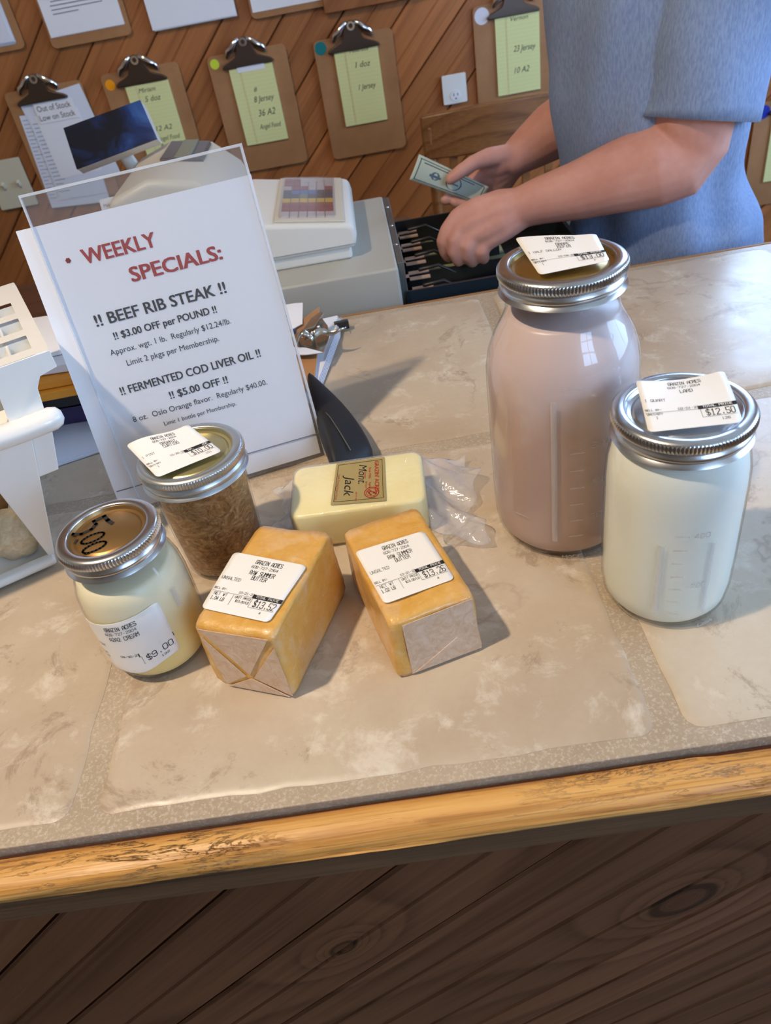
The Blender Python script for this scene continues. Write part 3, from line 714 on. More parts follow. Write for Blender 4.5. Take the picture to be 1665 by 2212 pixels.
def rblock(mb, w_, l_, h, rc, be, z0=0.0, wob=0.0):
    rings = []
    for (ins, z) in ((be, z0), (be*.3, z0+be*.3), (0, z0+be), (0, z0+h*.5), (0, z0+h-be), (be*.3, z0+h-be*.3), (be, z0+h)):
        rings.append([(x*(1-2*ins/w_)*(1+wob*math.sin(z*300+x*60)), y*(1-2*ins/l_), z) for x, y in rbox(w_, l_, h, rc)])
    n = len(rings[0]); vs = [p for r in rings for p in r]
    mb.add(vs, [(j*n+i, j*n+(i+1) % n, (j+1)*n+(i+1) % n, (j+1)*n+i) for j in range(len(rings)-1) for i in range(n)]+[tuple(range(n))[::-1], tuple((len(rings)-1)*n+i for i in range(n))])
mb = MB(); rblock(mb, .124, .078, .039, .010, .0035, .0008); obj('cheese', mb, cheese_mat(), ch, world=False, smooth=True, angle=.9)
mb = MB(); rblock(mb, .1262, .0802, .0405, .011, .003, .0003); obj('film_wrap', mb, M['film'], ch, world=False, smooth=True, angle=.9)
def flange(x0, x1, y0, y1, amp, seed, flip=1):
    q = random.Random(seed); a = [q.uniform(0, 6) for _ in range(6)]
    def fn(u, v):
        X = x0+(x1-x0)*u+.006*math.sin(v*9+a[0])*u+.004*math.sin(v*23+a[1])*u; Y = y0+(y1-y0)*v+ (v-.5)*.02*u
        Z = (.019*(1-u)**1.4+amp*abs(math.sin(v*6.5+a[2]+u*1.5))*(.35+u*.65)+.22*amp*math.sin(v*19+a[3]+u*9)+.0024)
        return Vector((X, Y, max(Z, .0008)))
    return MB().grid(fn, 14, 46)
obj('film_flange', flange(.0625, .108, -.062, .052, .013, 3), M['film'], ch, world=False, smooth=True, solid=.0002)
obj('film_flange', flange(-.0625, -.082, -.036, .046, .007, 9), M['film'], ch, world=False, smooth=True, solid=.0002)
M['goldlabel'] = mat('gold foil label', srgb(176,158,104), .42, .25); M['redprint'] = mat('dark red print', srgb(178,44,34), .5)
f0 = quadf(at(727,1001,2,.0412), at(830,987,2,.0412), at(834,1081,2,.0412), at(714,1091,2,.0412))
# text runs down the label, so turn it: label x runs from the top of the photo down, label y from left to right
f = lambda u, v, off=0: f0(v, 1-u, off)
lb = obj('cheese_label', MB().grid(lambda u, v: f(u, v, 0), 6, 6), M['goldlabel'], ch, solid=.0002)
p = MB(); o = .0003
for a, b in (((.06,.05),(.06,.95)), ((.06,.95),(.94,.95)), ((.94,.95),(.94,.05)), ((.94,.05),(.06,.05))): ribbon(a, b, .008, f, p, o)
obj('border', p, M['ink'], lb)
p = MB(); ftext("GRAZIN' ACRES", .08, .80, .72, f, p, o, bold=.01, h=.085); ftext('Raw Milk', .22, .68, .26, f, p, o); ftext('Cheese', .26, .59, .20, f, p, o); ftext('Aged', .56, .69, .12, f, p, o); ftext('60 days', .54, .62, .15, f, p, o)
ftext('Family Farming Organic Farms', .30, .07, .60, f, p, o, h=.04); ftext('608 727 2904', .76, .44, .20, f, p, o, h=.03)
for rr, wt in ((.115, .016), (.085, .010)):
    polyline([(.86-.06+rr*math.cos(k/18*6.283), .74+rr*1.15*math.sin(k/18*6.283)) for k in range(19)], wt, f, p, o)
for (a, b, cc) in ((.76,.70,.05), (.80,.76,.06), (.84,.71,.045), (.79,.68,.04), (.82,.80,.035)):
    polyline([(a+cc*.5*math.cos(k), b+cc*.6*math.sin(k*1.3)) for k in range(7)], .010, f, p, o)
obj('red_print', p, M['redprint'], lb, label='red lettering and round red stamp')
p = MB()
M1 = [[(.10,.44),(.04,.62)], [(.04,.62),(.16,.55),(.10,.47)], [(.10,.47),(.24,.52),(.22,.46)]]
ftext('Mont.', .12, .48, .46, f, p, o, shear=.35, bold=.004, h=.17); ftext('Jack', .34, .22, .50, f, p, o, shear=.3, bold=.004, h=.19)
obj('handwriting', p, M['ink'], lb, label='black handwritten words Mont. Jack')

# ------------------------------------------------------------------ weekly specials sign in its slanted acrylic stand
az, ti = .23180632, .26180916
A_ = Vector((math.cos(az), math.sin(az), 0)); Nb = Vector((-math.sin(az), math.cos(az), 0)); UP = Vector((0, 0, math.cos(ti)))+Nb*math.sin(ti)
B0 = Vector((-.2474, .35703, .0005)); FN = A_.cross(UP).normalized()   # towards the reader
sf = lambda u, v, off=0: B0+A_*u+UP*v+FN*off
st = thing('sign_stand', 'clear slanted acrylic sign stand behind the slaw jar', 'sign stand', (B0+A_*.1)[:])
def plate(u0, u1, v0, v1, off, t, name='front_plate'):
    mb = MB().prism([sf(u0, v0, off), sf(u1, v0, off), sf(u1, v1, off), sf(u0, v1, off)], FN*t); return obj(name, mb, M['acrylic'], st)
plate(0, .2005, .002, .3105, .0010, .0016); plate(0, .2005, .002, .3105, -.0034, .0016, 'back_plate')
foot = MB().prism([sf(0, .002, -.0034)+Nb*.0, sf(.2005, .002, -.0034), sf(.2005, .002, -.0034)+Nb*.10, sf(0, .002, -.0034)+Nb*.10], (0, 0, .002)); obj('foot', foot, M['acrylic'], st)
M['edge'] = film('bright acrylic edge', (.9,.93,.96), .08, haze=.45, hazecol=(.95,.97,1))
obj('top_edge', MB().prism([sf(0, .3085, -.0034), sf(.2005, .3085, -.0034), sf(.2005, .3108, -.0034), sf(0, .3108, -.0034)], FN*.0062), M['edge'], st)
mb = MB().prism([sf(.1985, .002, -.0036), sf(.2008, .002, -.0036), sf(.2008, .3108, -.0036), sf(.1985, .3108, -.0036)], FN*.0064); obj('side_edge', mb, M['edge'], st)
mb = MB().prism([sf(-.0003, .002, -.0036), sf(.0010, .002, -.0036), sf(.0010, .3108, -.0036), sf(-.0003, .3108, -.0036)], FN*.0064); obj('side_edge', mb, M['edge'], st)
pf = lambda u, v, off=0: sf(u-.0145*(1-u*0)+(-.0065)*(1-v/.28), v, off-.0004)
ps = thing('printed_sign', 'white printed weekly specials sign with red heading, slipped into the acrylic stand', 'sign', (B0+A_*.09)[:])
def paperf(u, v, off=0):  # u 0..1 over the sheet
    return sf(-.0140-.0068*(1-v)+.2155*u, .0050+.2790*v - (.0 if u > .2 else 0), off)
mb = MB().grid(lambda u, v: paperf(u, v, -.0004), 8, 8); sh = obj('sheet', mb, M['paper'], ps, solid=.0003)
obj('crease', MB().prism([sf(-.018, .0275, .0002), sf(.1995, .0262, .0002), sf(.1995, .0272, .0002), sf(-.018, .0285, .0002)], FN*.0003), M['faint'], sh)
rows = [("!! BEEF RIB STEAK !!", .0227, .1885, .1485-.0227, .011, 'b'), ("!! $3.00 OFF per POUND !!", .034, .1730, .1000, .007, 'b'), ("Approx. wgt. 1 lb.  Regularly $12.24/lb.", .0251, .1595, .1191, .0058, 'n'),
        ("Limit 2 pkgs per Membership.", .0365, .1464, .0914, .0058, 'n'), ("!! FERMENTED COD LIVER OIL !!", .0213, .1207, .1415, .0082, 'b'), ("!! $5.00 OFF !!", .0647, .1043, .0589, .0075, 'b'),
        ("8 oz.  Oslo Orange flavor.  Regularly $40.00.", .0229, .0918, .1382, .0058, 'n'), ("Limit 1 bottle per Membership.", .0502, .0800, .0746, .0045, 'n')]
mb = MB()
for s_, x, y, w_, h, b in rows: ftext(s_, x, y, w_, sf, mb, .0001, bold=.018 if b == 'b' else .002, h=h)
obj('black_lettering', mb, M['ink'], sh)
mb = MB(); ftext('WEEKLY', .0326, .2440, .0670, sf, mb, .0001, bold=.022, h=.0135); ftext('SPECIALS:', .0678, .2192, .0865, sf, mb, .0001, bold=.022, h=.0135)
polyline([(.0195+.0011*math.cos(k), .2505+.0011*math.sin(k)) for k in range(8)], .0022, sf, mb, .0001)
obj('red_lettering', mb, M['red_ink'], sh)

# ------------------------------------------------------------------ white stacking bin at the left edge
bC = Vector((-.326, .299, .003)); e1 = Vector((-.90, -.44, 0)).normalized(); e2 = Vector((-.44, .90, 0)).normalized(); BL = lambda a, b, z: bC+e1*a+e2*b+Vector((0, 0, z))
tb = thing('stacking_bin', 'glossy white plastic stacking bin with open front at the left edge of the counter', 'bin', (bC+e1*.15+e2*.08)[:])
def panel(pts, t, name, m=None, bev=.0012):
    """flat plate through 3D points, given thickness along its normal"""
    P = [Vector(p) for p in pts]; n = (P[1]-P[0]).cross(P[2]-P[0]).normalized(); return obj(name, MB().prism(P, n*t), m or M['white_pl'], tb, bevel=bev)
W_ = .30; T_ = lambda z: .052*z/.2      # outward taper
dep = .20
def side(a0, sgn):
    a = lambda z: a0-sgn*T_(z)
    return [BL(a(0), 0, 0), BL(a(.139), -T_(.139)*.5, .139), BL(a(.139), .0, .150), BL(a(.196), .004, .196), BL(a(.196), dep+T_(.196), .196), BL(a(0), dep, 0)]
panel(side(0, 1), .003, 'side_wall'); panel(side(W_, -1), .003, 'side_wall')
panel([BL(0, dep, 0), BL(W_, dep, 0), BL(W_+T_(.2), dep+T_(.2), .2), BL(-T_(.2), dep+T_(.2), .2)], .003, 'back_wall')
panel([BL(0, 0, .004), BL(W_, 0, .004), BL(W_, dep, .004), BL(0, dep, .004)], .003, 'bottom')
fw_ = lambda a, z: BL(a, -T_(z)*.5-.001, z)
# front face with its wide slanted opening
panel([fw_(-.001, 0), fw_(-T_(.14), .140), fw_(.05, .140), fw_(.024, .124), fw_(.011, .106), fw_(.003, .008)], .003, 'front_panel')
panel([fw_(W_+.001, 0), fw_(W_+T_(.14), .140), fw_(W_-.05, .140), fw_(W_-.024, .124), fw_(W_-.011, .106), fw_(W_-.003, .008)], .003, 'front_panel')
panel([fw_(.024, .124), fw_(.05, .1402), fw_(W_-.05, .1402), fw_(W_-.024, .124)], .003, 'front_panel')
panel([fw_(-T_(.139), .139), fw_(-T_(.139)-.018, .139), fw_(-T_(.095)-.018, .095), fw_(-T_(.095), .095)], .002, 'corner_wing')
lp = [BL(a, -.018, .147+.0015*math.sin(a*40)) for a in [-.058+.008*k for k in range(0, 53)]]
obj('front_lip', MB().tube(lp, (.0125, .0100), 14, up=(0, 0, 1)), M['white_pl'], tb, smooth=True)
obj('front_ledge', MB().box(BL(W_/2, -.006, .0045), (W_+.004, .013, .009), Matrix.Rotation(math.atan2(e1.y, e1.x), 3, 'Z')), M['white_pl'], tb, bevel=.003)
# inner slope from lip down into the bin
panel([BL(-.04, -.010, .146), BL(W_+.04, -.010, .146), BL(W_-.02, .028, .085), BL(.02, .028, .085)], .002, 'inner_chute')
panel([BL(.015, .024, .088), BL(W_-.015, .024, .088), BL(W_+.02, .17, .088), BL(-.02, .17, .088)], .002, 'inner_floor')
def flange_rim(sgn, a0):
    q = lambda a, b, z: BL(a0-sgn*a, b, z); mb = MB(); zt = .2
    rows_ = [-.008, .008, .042, .058, .092, .108, .142, .19]
    cols = [.030, .036, .068, .080]
    for i in range(len(rows_)-1):
        for j in range(3):
            pocket = (j == 1 and i in (1, 3, 5)); pocket = (j == 1 and i % 2 == 1 and i < 7)
            z = zt-.013 if pocket else zt
            P = [q(cols[j], rows_[i], z), q(cols[j+1], rows_[i], z), q(cols[j+1], rows_[i+1], z), q(cols[j], rows_[i+1], z)]
            mb.add(P, [(0, 1, 2, 3)])
            if pocket:
                Pt = [Vector((p.x, p.y, zt)) for p in P]
                for k in range(4): k2 = (k+1) % 4; mb.add([P[k], P[k2], Pt[k2], Pt[k]], [(0, 1, 2, 3)])
    # outer skirt
    mb.prism([q(.0785, -.008, zt), q(.080, -.008, zt), q(.080, .19, zt), q(.0785, .19, zt)], (0, 0, -.016))
    mb.prism([q(.030, -.008, zt), q(.080, -.008, zt), q(.080, -.008, zt-.016), q(.064, -.008, zt-.019), q(.058, -.008, zt-.028), q(.054, -.010, zt-.054), q(.024, -.010, zt-.054)], e2*-.0015)
    bm = MB(); bm.v = mb.v; bm.f = mb.f
    o = obj('side_rim', bm, M['white_pl'], tb, bevel=.0016); return o
flange_rim(1, 0); flange_rim(-1, W_)
obj('back_rim', MB().prism([BL(-.080, .176, .196), BL(W_+.080, .176, .196), BL(W_+.080, .262, .196), BL(-.080, .262, .196)][:0] or [BL(-.080, .188, .196), BL(W_+.080, .188, .196), BL(W_+.080, .205, .196), BL(-.080, .205, .196)], (0, 0, .004)), M['white_pl'], tb, bevel=.0015)
def garlic_mat():
    m = mat('papery garlic skin', rough=.5); s = NT(m); n = s.noise(s.coord((60, 60, 8)), 3, 4, .6, .6)
    s.base(s.ramp(n, ((.3, srgb(206,180,138)), (.6, srgb(228,208,172)), (.8, srgb(236,222,198))))); s.bump(n, .5, .002); return m
M['garlic'] = garlic_mat(); M['rootskin'] = mat('tan brown root skin', srgb(150,112,72), .7)
def garlic(label, p, r, rot, m, root=False):
    t = thing('garlic_bulb' if not root else 'root_vegetable', label, 'garlic' if not root else 'vegetable', p, rot=rot)
    prof = [(0, -.72), (.30, -.74), (.62, -.62), (.90, -.34), (1.0, -.02), (.93, .28), (.70, .52), (.40, .68), (.20, .80), (.13, .98), (.10, 1.2), (0, 1.22)]
    if root: prof = [(0, -.9), (.35, -.85), (.7, -.6), (.85, -.1), (.8, .35), (.6, .7), (.25, .9), (0, .92)]
    def fn(rr, z, a, j): return rr*(1+.11*abs(math.cos(a*4))*(0 if root else 1)*(1-abs(z/r)*.5)+.03*math.sin(a*3+z*40))
    obj('bulb' if not root else 'flesh', MB().lathe([(a*r, z*r) for a, z in prof], 64, (0, 0, 0), fn), m, t, world=False, smooth=True)
    if not root: obj('root_plate', MB().lathe([(0, -.80*r), (.2*r, -.79*r), (.24*r, -.70*r), (0, -.66*r)], 16), M['rootskin'], t, world=False, smooth=True)
garlic('papery white garlic bulb lying inside the front opening of the bin', tuple(BL(.026, .026, .0275)), .0250, (1.2, .9, -.3), M['garlic'])
garlic('tan brown root vegetable behind the garlic bulb inside the bin', tuple(BL(.040, .100, .027)), .022, (1.3, .2, .9), M['rootskin'], True)

# ------------------------------------------------------------------ paper pile behind the bin, left of the sign
def sheet_stack(name, label, cat, cx, cy, z, w_, l_, yaw, n, m, th=.0006, parent=None, jit=.004, bend=0.0):
    t = thing(name, label, cat, (cx, cy, z), yaw)
    for k in range(n):
        ox, oy, r = R_.uniform(-jit, jit), R_.uniform(-jit, jit), R_.uniform(-.03, .03); z0 = k*(th+.0002)
        f = lambda u, v: Matrix.Rotation(r, 3, 'Z') @ Vector(((u-.5)*w_+ox, (v-.5)*l_+oy, z0+th/2+bend*max(0, abs(u-.5)*2-.6)**2))
        obj('sheet', MB().grid(f, 8, 4), m, t, world=False, solid=th)
    return t
PX, PY = -.37, .60
sheet_stack('paper_pile', 'lowest pile of loose white papers on the counter behind the bin', 'papers', PX+.060, PY-.030, .0006, .20, .15, .30, 4, M['paper_blue'], .0008)
t = thing('plastic_box', 'dark purple plastic box under the letter tray behind the bin', 'box', (PX-.02, PY+.03, .005)); mb = MB(); rblock(mb, .17, .14, .030, .008, .002)
obj('shell', mb, M['purple'], t, world=False, smooth=True, angle=.8)
t = thing('produce_bag', 'crumpled clear plastic bag on white papers between bin and sign', 'bag', (PX+.105, PY-.03, .0045))
def bagf(u, v):
    a = u*6.283; r = .045*math.sin(math.pi*min(max(v, .02), .98))*(1+.18*math.sin(a*5+v*7)+.10*math.sin(a*11-v*13)); return Vector((r*1.3*math.cos(a), r*math.sin(a), .022-.019*math.cos(math.pi*v)))
obj('bag_film', MB().grid(bagf, 48, 20), film('crumpled bag film', (.94,.93,.95), .14, haze=.35, hazecol=(.75,.72,.72), crinkle=60), t, world=False, smooth=True)
t = thing('letter_tray', 'black letter tray holding the orange envelope behind the bin', 'tray', (PX, PY+.04, .036)); z0 = 0
obj('tray_floor', MB().box((0, 0, .001), (.25, .19, .002)), M['black_pl'], t, world=False)
obj('tray_wall', MB().box((0, -.094, .008), (.25, .002, .016)), M['black_pl'], t, world=False); obj('tray_wall', MB().box((.124, 0, .008), (.002, .19, .016)), M['black_pl'], t, world=False)
obj('tray_wall', MB().box((0, .094, .008), (.25, .002, .016)), M['black_pl'], t, world=False); obj('tray_wall', MB().box((-.124, 0, .008), (.002, .19, .016)), M['black_pl'], t, world=False)
def envelope(label, x, y, z, w_, l_, yaw, m, th):
    t = thing('envelope', label, 'envelope', (x, y, z), yaw); obj('pocket', MB().box((0, 0, th/2), (w_, l_, th)), m, t, world=False, bevel=.0006)
    obj('flap', MB().prism([Vector((-w_/2, l_/2, th+.0002)), Vector((w_/2, l_/2, th+.0002)), Vector((w_*.2, -l_*.1, th+.0002)), Vector((-w_*.2, -l_*.1, th+.0002))], (0, 0, .0005)), m, t, world=False)
    return t
envelope('lower orange manila envelope in the black tray', PX+.004, PY+.030, .0545, .26, .19, .05, M['orange'], .010)
envelope('upper orange manila envelope in the black tray', PX+.002, PY+.036, .0655, .255, .185, .02, M['orange'], .009)
t = envelope('white printed envelope lying across the orange envelopes', PX-.01, PY+.040, .0760, .24, .16, -.06, M['paper'], .010)
t = thing('magazine', 'folded white leaflet with grey photo on top of the envelopes', 'leaflet', (PX+.005, PY+.050, .0872), .12)
obj('pages', MB().box((0, 0, .002), (.22, .13, .004)), M['paper'], t, world=False, bevel=.0005)
obj('grey_photo', MB().box((.045, -.03, .00425), (.07, .045, .0004)), mat('grey photo print', srgb(132,128,138), .5), t, world=False); obj('brown_photo', MB().box((.088, -.005, .00425), (.03, .03, .0004)), M['kraft'], t, world=False)

# ------------------------------------------------------------------ right of the sign: clipboard, clip, papers, black device
t = thing('paper_pad', 'long white paper pad poking out behind the sign, black binder clip on its end', 'paper pad', (-.075, .64, .001))
padp = [at(648,905,2,.002), at(668,905,2,.002), at(733,720,2,.012), at(735,683,2,.012), at(672,700,2,.010)]
for k in range(5):
    P = [Vector((p.x-.001*k, p.y, .0006+.0016*k+(.006 if i > 1 else 0))) for i, p in enumerate(padp)]
    obj('sheet', MB().prism(P, (0, 0, .0009)), M['paper_blue'], t)
p = at(737,698,2,.012); t = thing('binder_clip', 'small black binder clip on the end of the white pad', 'clip', (p.x, p.y, .004), .1)
obj('spring_body', MB().prism([Vector((-.010, -.006, 0)), Vector((-.010, .006, .002)), Vector((-.010, .006, .010)), Vector((-.010, -.006, .012))], (.020, 0, 0)), M['black_pl'], t, world=False, bevel=.0008)
for sy in (-1, 1):
    for_ = [(-.004, sy*.006, .006), (-.005, sy*.012, .007), (-.004, sy*.017, .008), (0, sy*.0185, .0085), (.004, sy*.017, .008), (.005, sy*.012, .007), (.004, sy*.006, .006)]
    obj('wire_handle', MB().tube(for_, .0007, 6), M['chrome'], t, world=False, smooth=True)
# flat clipboard standing in the pile, its big clip up
t = thing('clipboard', 'tan clipboard lying among papers behind the sign, large silver clip facing up', 'clipboard', (-.10, .62, .012))
cb = [at(640,700,2,.020), at(690,665,2,.020), at(686,770,2,.016), at(678,835,2,.014), at(640,850,2,.014)]
obj('board', MB().prism([Vector((p.x, p.y, .0125+.006*(p.y-.52)/.2)) for p in cb], (0, 0, .003)), M['board'], t, bevel=.001)
q0 = at(672,722,2,.030)
jaw = [(-.030,-.020,0), (.016,-.030,.002), (.024,.0,.005), (.022,.024,.007), (.016,.044,.008), (-.008,.026,.006), (-.026,.010,.003)]
M['tin'] = mat('dull silver clip metal', srgb(190,186,176), .22, .95)
obj('clip_jaw', MB().prism([q0+Vector(v)*1.2+Vector((-.004,-.014,-.008)) for v in jaw], (0, 0, .0014)), M['tin'], t, bevel=.0006)
obj('clip_lever', MB().prism([q0+Vector(v) for v in ((-.012,.0,.004), (.000,.030,.006), (.014,.042,.008), (.018,.036,.008), (.006,.004,.006))], (0.001, .0, .003)), M['tin'], t, bevel=.0006)
obj('clip_wing', MB().grid(lambda u, v: q0+Vector((.006+.040*u, -.016+.004*u-.012*v*(1-u)+.004*math.sin(u*6), .004+.010*math.sin(math.pi*v)*(1-u*.8)+.002*math.sin(u*9))), 12, 6), M['tin'], t, smooth=True, solid=.0012)
obj('clip_wing', MB().grid(lambda u, v: q0+Vector((-.018+.022*u, -.030+.022*v, .002+.012*math.sin(math.pi*u)+.004*math.sin(v*5))), 10, 8), M['tin'], t, smooth=True, solid=.0012)
for (dx, dy) in ((.002,-.030), (.004,-.020), (-.010,-.024), (.012,-.006)):
    obj('rivet', MB().lathe([(0,.003),(.0018,.0022),(.0028,.0)], 12, q0+Vector((dx, dy, .010))), M['chrome'], t, smooth=True)
def flat(name, label, cat, pxs, z, m, th=.0008, tilt=0, grp=None):
    P = [at(x, y, 2, z) for x, y in pxs]; c = sum(P, Vector())/len(P)
    o = obj(name, MB().prism([p+Vector((0, 0, tilt*(p.y-c.y))) for p in P], (0, 0, th)), m); return props(o, label, cat, grp)
flat('receipt', 'small white slip with a grey mark standing out right of the sign top', 'paper', [(600,662), (636,656), (654,655), (653,700), (620,718), (600,715)], .024, M['paper'])
flat('paper_note', 'yellowish note under the silver clip beside the sign', 'paper', [(600,716), (625,716), (650,740), (650,765), (600,765)], .023, M['yellowpad'])
flat('paper_note', 'pale blue pointed paper corner below the silver clip', 'paper', [(620,750), (660,752), (698,762), (660,767), (625,766)], .026, M['paper_blue'])
flat('folder', 'blue grey folder under the tan clipboard beside the sign', 'folder', [(600,700), (686,700), (690,745), (678,822), (674,836), (620,836)], .010, mat('pale blue folder', srgb(170,182,214), .6), .003)
# black curved device
t = thing('desk_device', 'black curved plastic desk device leaning out behind the sign foot', 'device', (-.02, .42, .001))
prof_ = [((664,812),(664,850),.050,.020), ((680,822),(672,880),.052,.022), ((712,850),(690,925),.050,.022), ((745,878),(706,975),.046,.020), ((775,915),(716,995),.040,.018), ((798,952),(736,1004),.032,.016), ((812,986),(770,1006),.022,.014)]
mb = MB(); rings = []
for (a, b, za, zb) in prof_:
    A, Bq = at(*a, 2, za*.6), at(*b, 2, za); ring = []
    cpt = (A+Bq)/2; hw = (A-Bq)/2
    for k in range(16):
        an = 2*math.pi*k/16; cc, ss = math.cos(an), math.sin(an); cc = math.copysign(abs(cc)**.7, cc); ss = math.copysign(abs(ss)**.7, ss)
        ring.append(Vector((cpt.x+hw.x*cc, cpt.y+hw.y*cc, max(.001, za*.5+za*.5*ss))))
    rings.append(ring)
n = 16; vs = [p for r in rings for p in r]
mb.add(vs, [(j*n+i, j*n+(i+1) % n, (j+1)*n+(i+1) % n, (j+1)*n+i) for j in range(len(rings)-1) for i in range(n)]+[tuple(range(n)), tuple((len(rings)-1)*n+i for i in range(n))])
dv = obj('shell', mb, mat('matt black plastic', (.013,.013,.015), .55, spec=.3), t, smooth=True, subd=1)
obj('seam', MB().tube([at(694,882,2,.0475), at(712,900,2,.0475), at(735,935,2,.042), at(757,972,2,.034)], .0006, 6), mat('pale seam line', srgb(84,84,76), .5), t, smooth=True)

# ------------------------------------------------------------------ desk and cash register behind the counter
DZ = -.072
t = thing('desk', 'brown desk top standing behind the counter under the cash register', 'desk', (-.5, 1.05, FZ))
obj('desk_top', MB().box((-.66, 1.08, DZ-.0125), (1.56, .58, .025)), M['desk'], t, bevel=.003)
for sx in (-1.40, .08):
    for sy in (.84, 1.32): obj('leg', MB().box((sx, sy, (FZ+DZ-.025)/2), (.05, .05, DZ-.025-FZ)), M['desk'], t)
rg = thing('cash_register', 'cream and grey electronic cash register with coloured keys, its drawer pulled open', 'register', (-.15, .98, DZ))
BX0, BX1, BY0, BY1, BZ = -.37, .064, .795, 1.150, .0405
obj('drawer_case', MB().prism([Vector((BX0, BY0, DZ+.001)), Vector((BX0, BY0, BZ)), Vector((BX0, BY1, BZ)), Vector((BX0, BY1, DZ+.001))], (BX1-BX0, 0, 0)), M['grey_metal'], rg, bevel=.004)
obj('case_lip', MB().box((BX1+.0055, (BY0+BY1)/2+.01, BZ-.038), (.010, BY1-BY0-.03, .072)), mat('dark grey metal lip', srgb(104,106,104), .4, .5), rg, bevel=.0015)
for yy in (BY0+.10, BY0+.19, BY0+.29): obj('screw', MB().lathe([(0,.0015),(.002,.001),(.003,0)], 12, (BX1+.004, yy, BZ-.0015)), M['chrome'], rg, smooth=True)
HY0, HY1 = .860, 1.112
def hprism(poly, y0, y1, name, m, bev=.006, bs=3): return obj(name, MB().prism([Vector((x, y0, z)) for x, z in poly], (0, y1-y0, 0)), m, rg, bevel=bev, bseg=bs)
hprism([(-.335, BZ), (.000, BZ), (.000, .058), (-.335, .058)], HY0+.004, HY1-.004, 'lower_housing', M['cream_pl'], .004)
hprism([(-.345, .057), (.007, .057), (.012, .074), (.009, .090), (-.001, .0935), (-.118, .112), (-.150, .118), (-.345, .120)], HY0, HY1, 'upper_housing', M['cream_pl'], .007)
obj('housing_seam', MB().box((-.165, HY0-.0004, .0635), (.345, .0012, .0012)), mat('grey seam', srgb(150,152,156), .5), rg)
hprism([(-.345, .115), (-.150, .115), (-.165, .150), (-.205, .186), (-.270, .198), (-.335, .178)], HY0+.012, HY1+.01, 'printer_cover', M['beige_pl'], .012, 4)
hprism([(-.268, .180), (-.204, .176), (-.204, .191), (-.268, .201)], HY0+.120, HY1-.015, 'printer_window', mat('dark grey printer window', srgb(86,84,84), .3), .003)
hprism([(-.246, .182), (-.222, .180), (-.222, .1966), (-.246, .1995)], HY0+.124, HY1-.018, 'receipt_slot', mat('olive grey receipt gap', srgb(128,132,112), .4), .001)
# key panel lying in the sloping top
ka = Vector((-.001, 0, .0945)); kb = Vector((-.118, 0, .1130)); kd = (kb-ka).normalized(); kn_ = Vector((-kd.z, 0, kd.x)); kn_ = kn_ if kn_.z > 0 else -kn_
def kp(u, y, off=0): q = ka+kd*u+kn_*off; return Vector((q.x, y, q.z))      # u from the right edge leftwards
def kbox(u0, u1, y0, y1, o0, o1, name, m, bev=0, parent=None):
    mb = MB().prism([kp(u0, y0, o0), kp(u1, y0, o0), kp(u1, y1, o0), kp(u0, y1, o0)], kn_*(o1-o0)); return obj(name, mb, m, parent or rg, bevel=bev)
kf = kbox(.002, .106, HY0+.010, HY1-.012, -.001, .0022, 'key_frame', M['beige_pl'], .001)
kbox(.016, .098, HY0+.022, HY1-.024, .0021, .0026, 'key_bed', mat('white key bed', srgb(196,190,186), .5), 0, kf)
kc = {'r': srgb(150,66,66), 'w': srgb(200,190,190), 'b': srgb(70,108,180), 'd': srgb(60,66,84), 'y': srgb(222,184,60), 'g': srgb(122,140,110)}
km = {k: mat('key '+k, v, .4) for k, v in kc.items()}
lay = ['rrwwww', 'rrwwww', 'wrrwwr', 'dbbbdd', 'ddgddd', 'yyyyyy', 'rrrrrr', 'rrrrrr', 'wwwwww']
yy0, yy1 = HY0+.024, HY1-.026
for r_, row in enumerate(lay):
    for c_, k in enumerate(row):
        ya = yy1-(yy1-yy0)*(r_+1)/9; yb = yy1-(yy1-yy0)*r_/9; ua = .097-.080*(c_+1)/6; ub = .097-.080*c_/6
        kbox(ua+.0007, ub-.0007, ya+.0008, yb-.0008, .0026, .0048, 'key', km[k])
obj('key_cover', MB().prism([kp(.014, HY0+.020, .0060), kp(.100, HY0+.020, .0060), kp(.100, HY1-.022, .0060), kp(.014, HY1-.022, .0060)], kn_*.0004), M['film2'], rg)
# small printed notice on the register, seen through the clear strip
nq = [at(214,432,1,.90), at(316,408,1,.90), at(330,452,1,.90), at(226,478,1,.90)]
nt = thing('paper_note', 'small white note about checks taped to the register, seen through the clear acrylic strip', 'paper', tuple(sum(nq, Vector())/4))
nn_ = (nq[1]-nq[0]).cross(nq[0]-nq[3]).normalized(); nn_ = nn_ if nn_.y < 0 else -nn_
ns = obj('slip', MB().prism([q_-nn_*.0006 for q_ in nq], nn_*.0006), M['paper'], nt)
nf = quadf(*nq); g_ = lambda u, v, off: nf(u, v, 0)+nn_*abs(off)
p = MB(); ftext('Make check payable to:', .06, .62, .80, g_, p, .0003, h=.16); obj('lettering', p, M['faint'], ns)
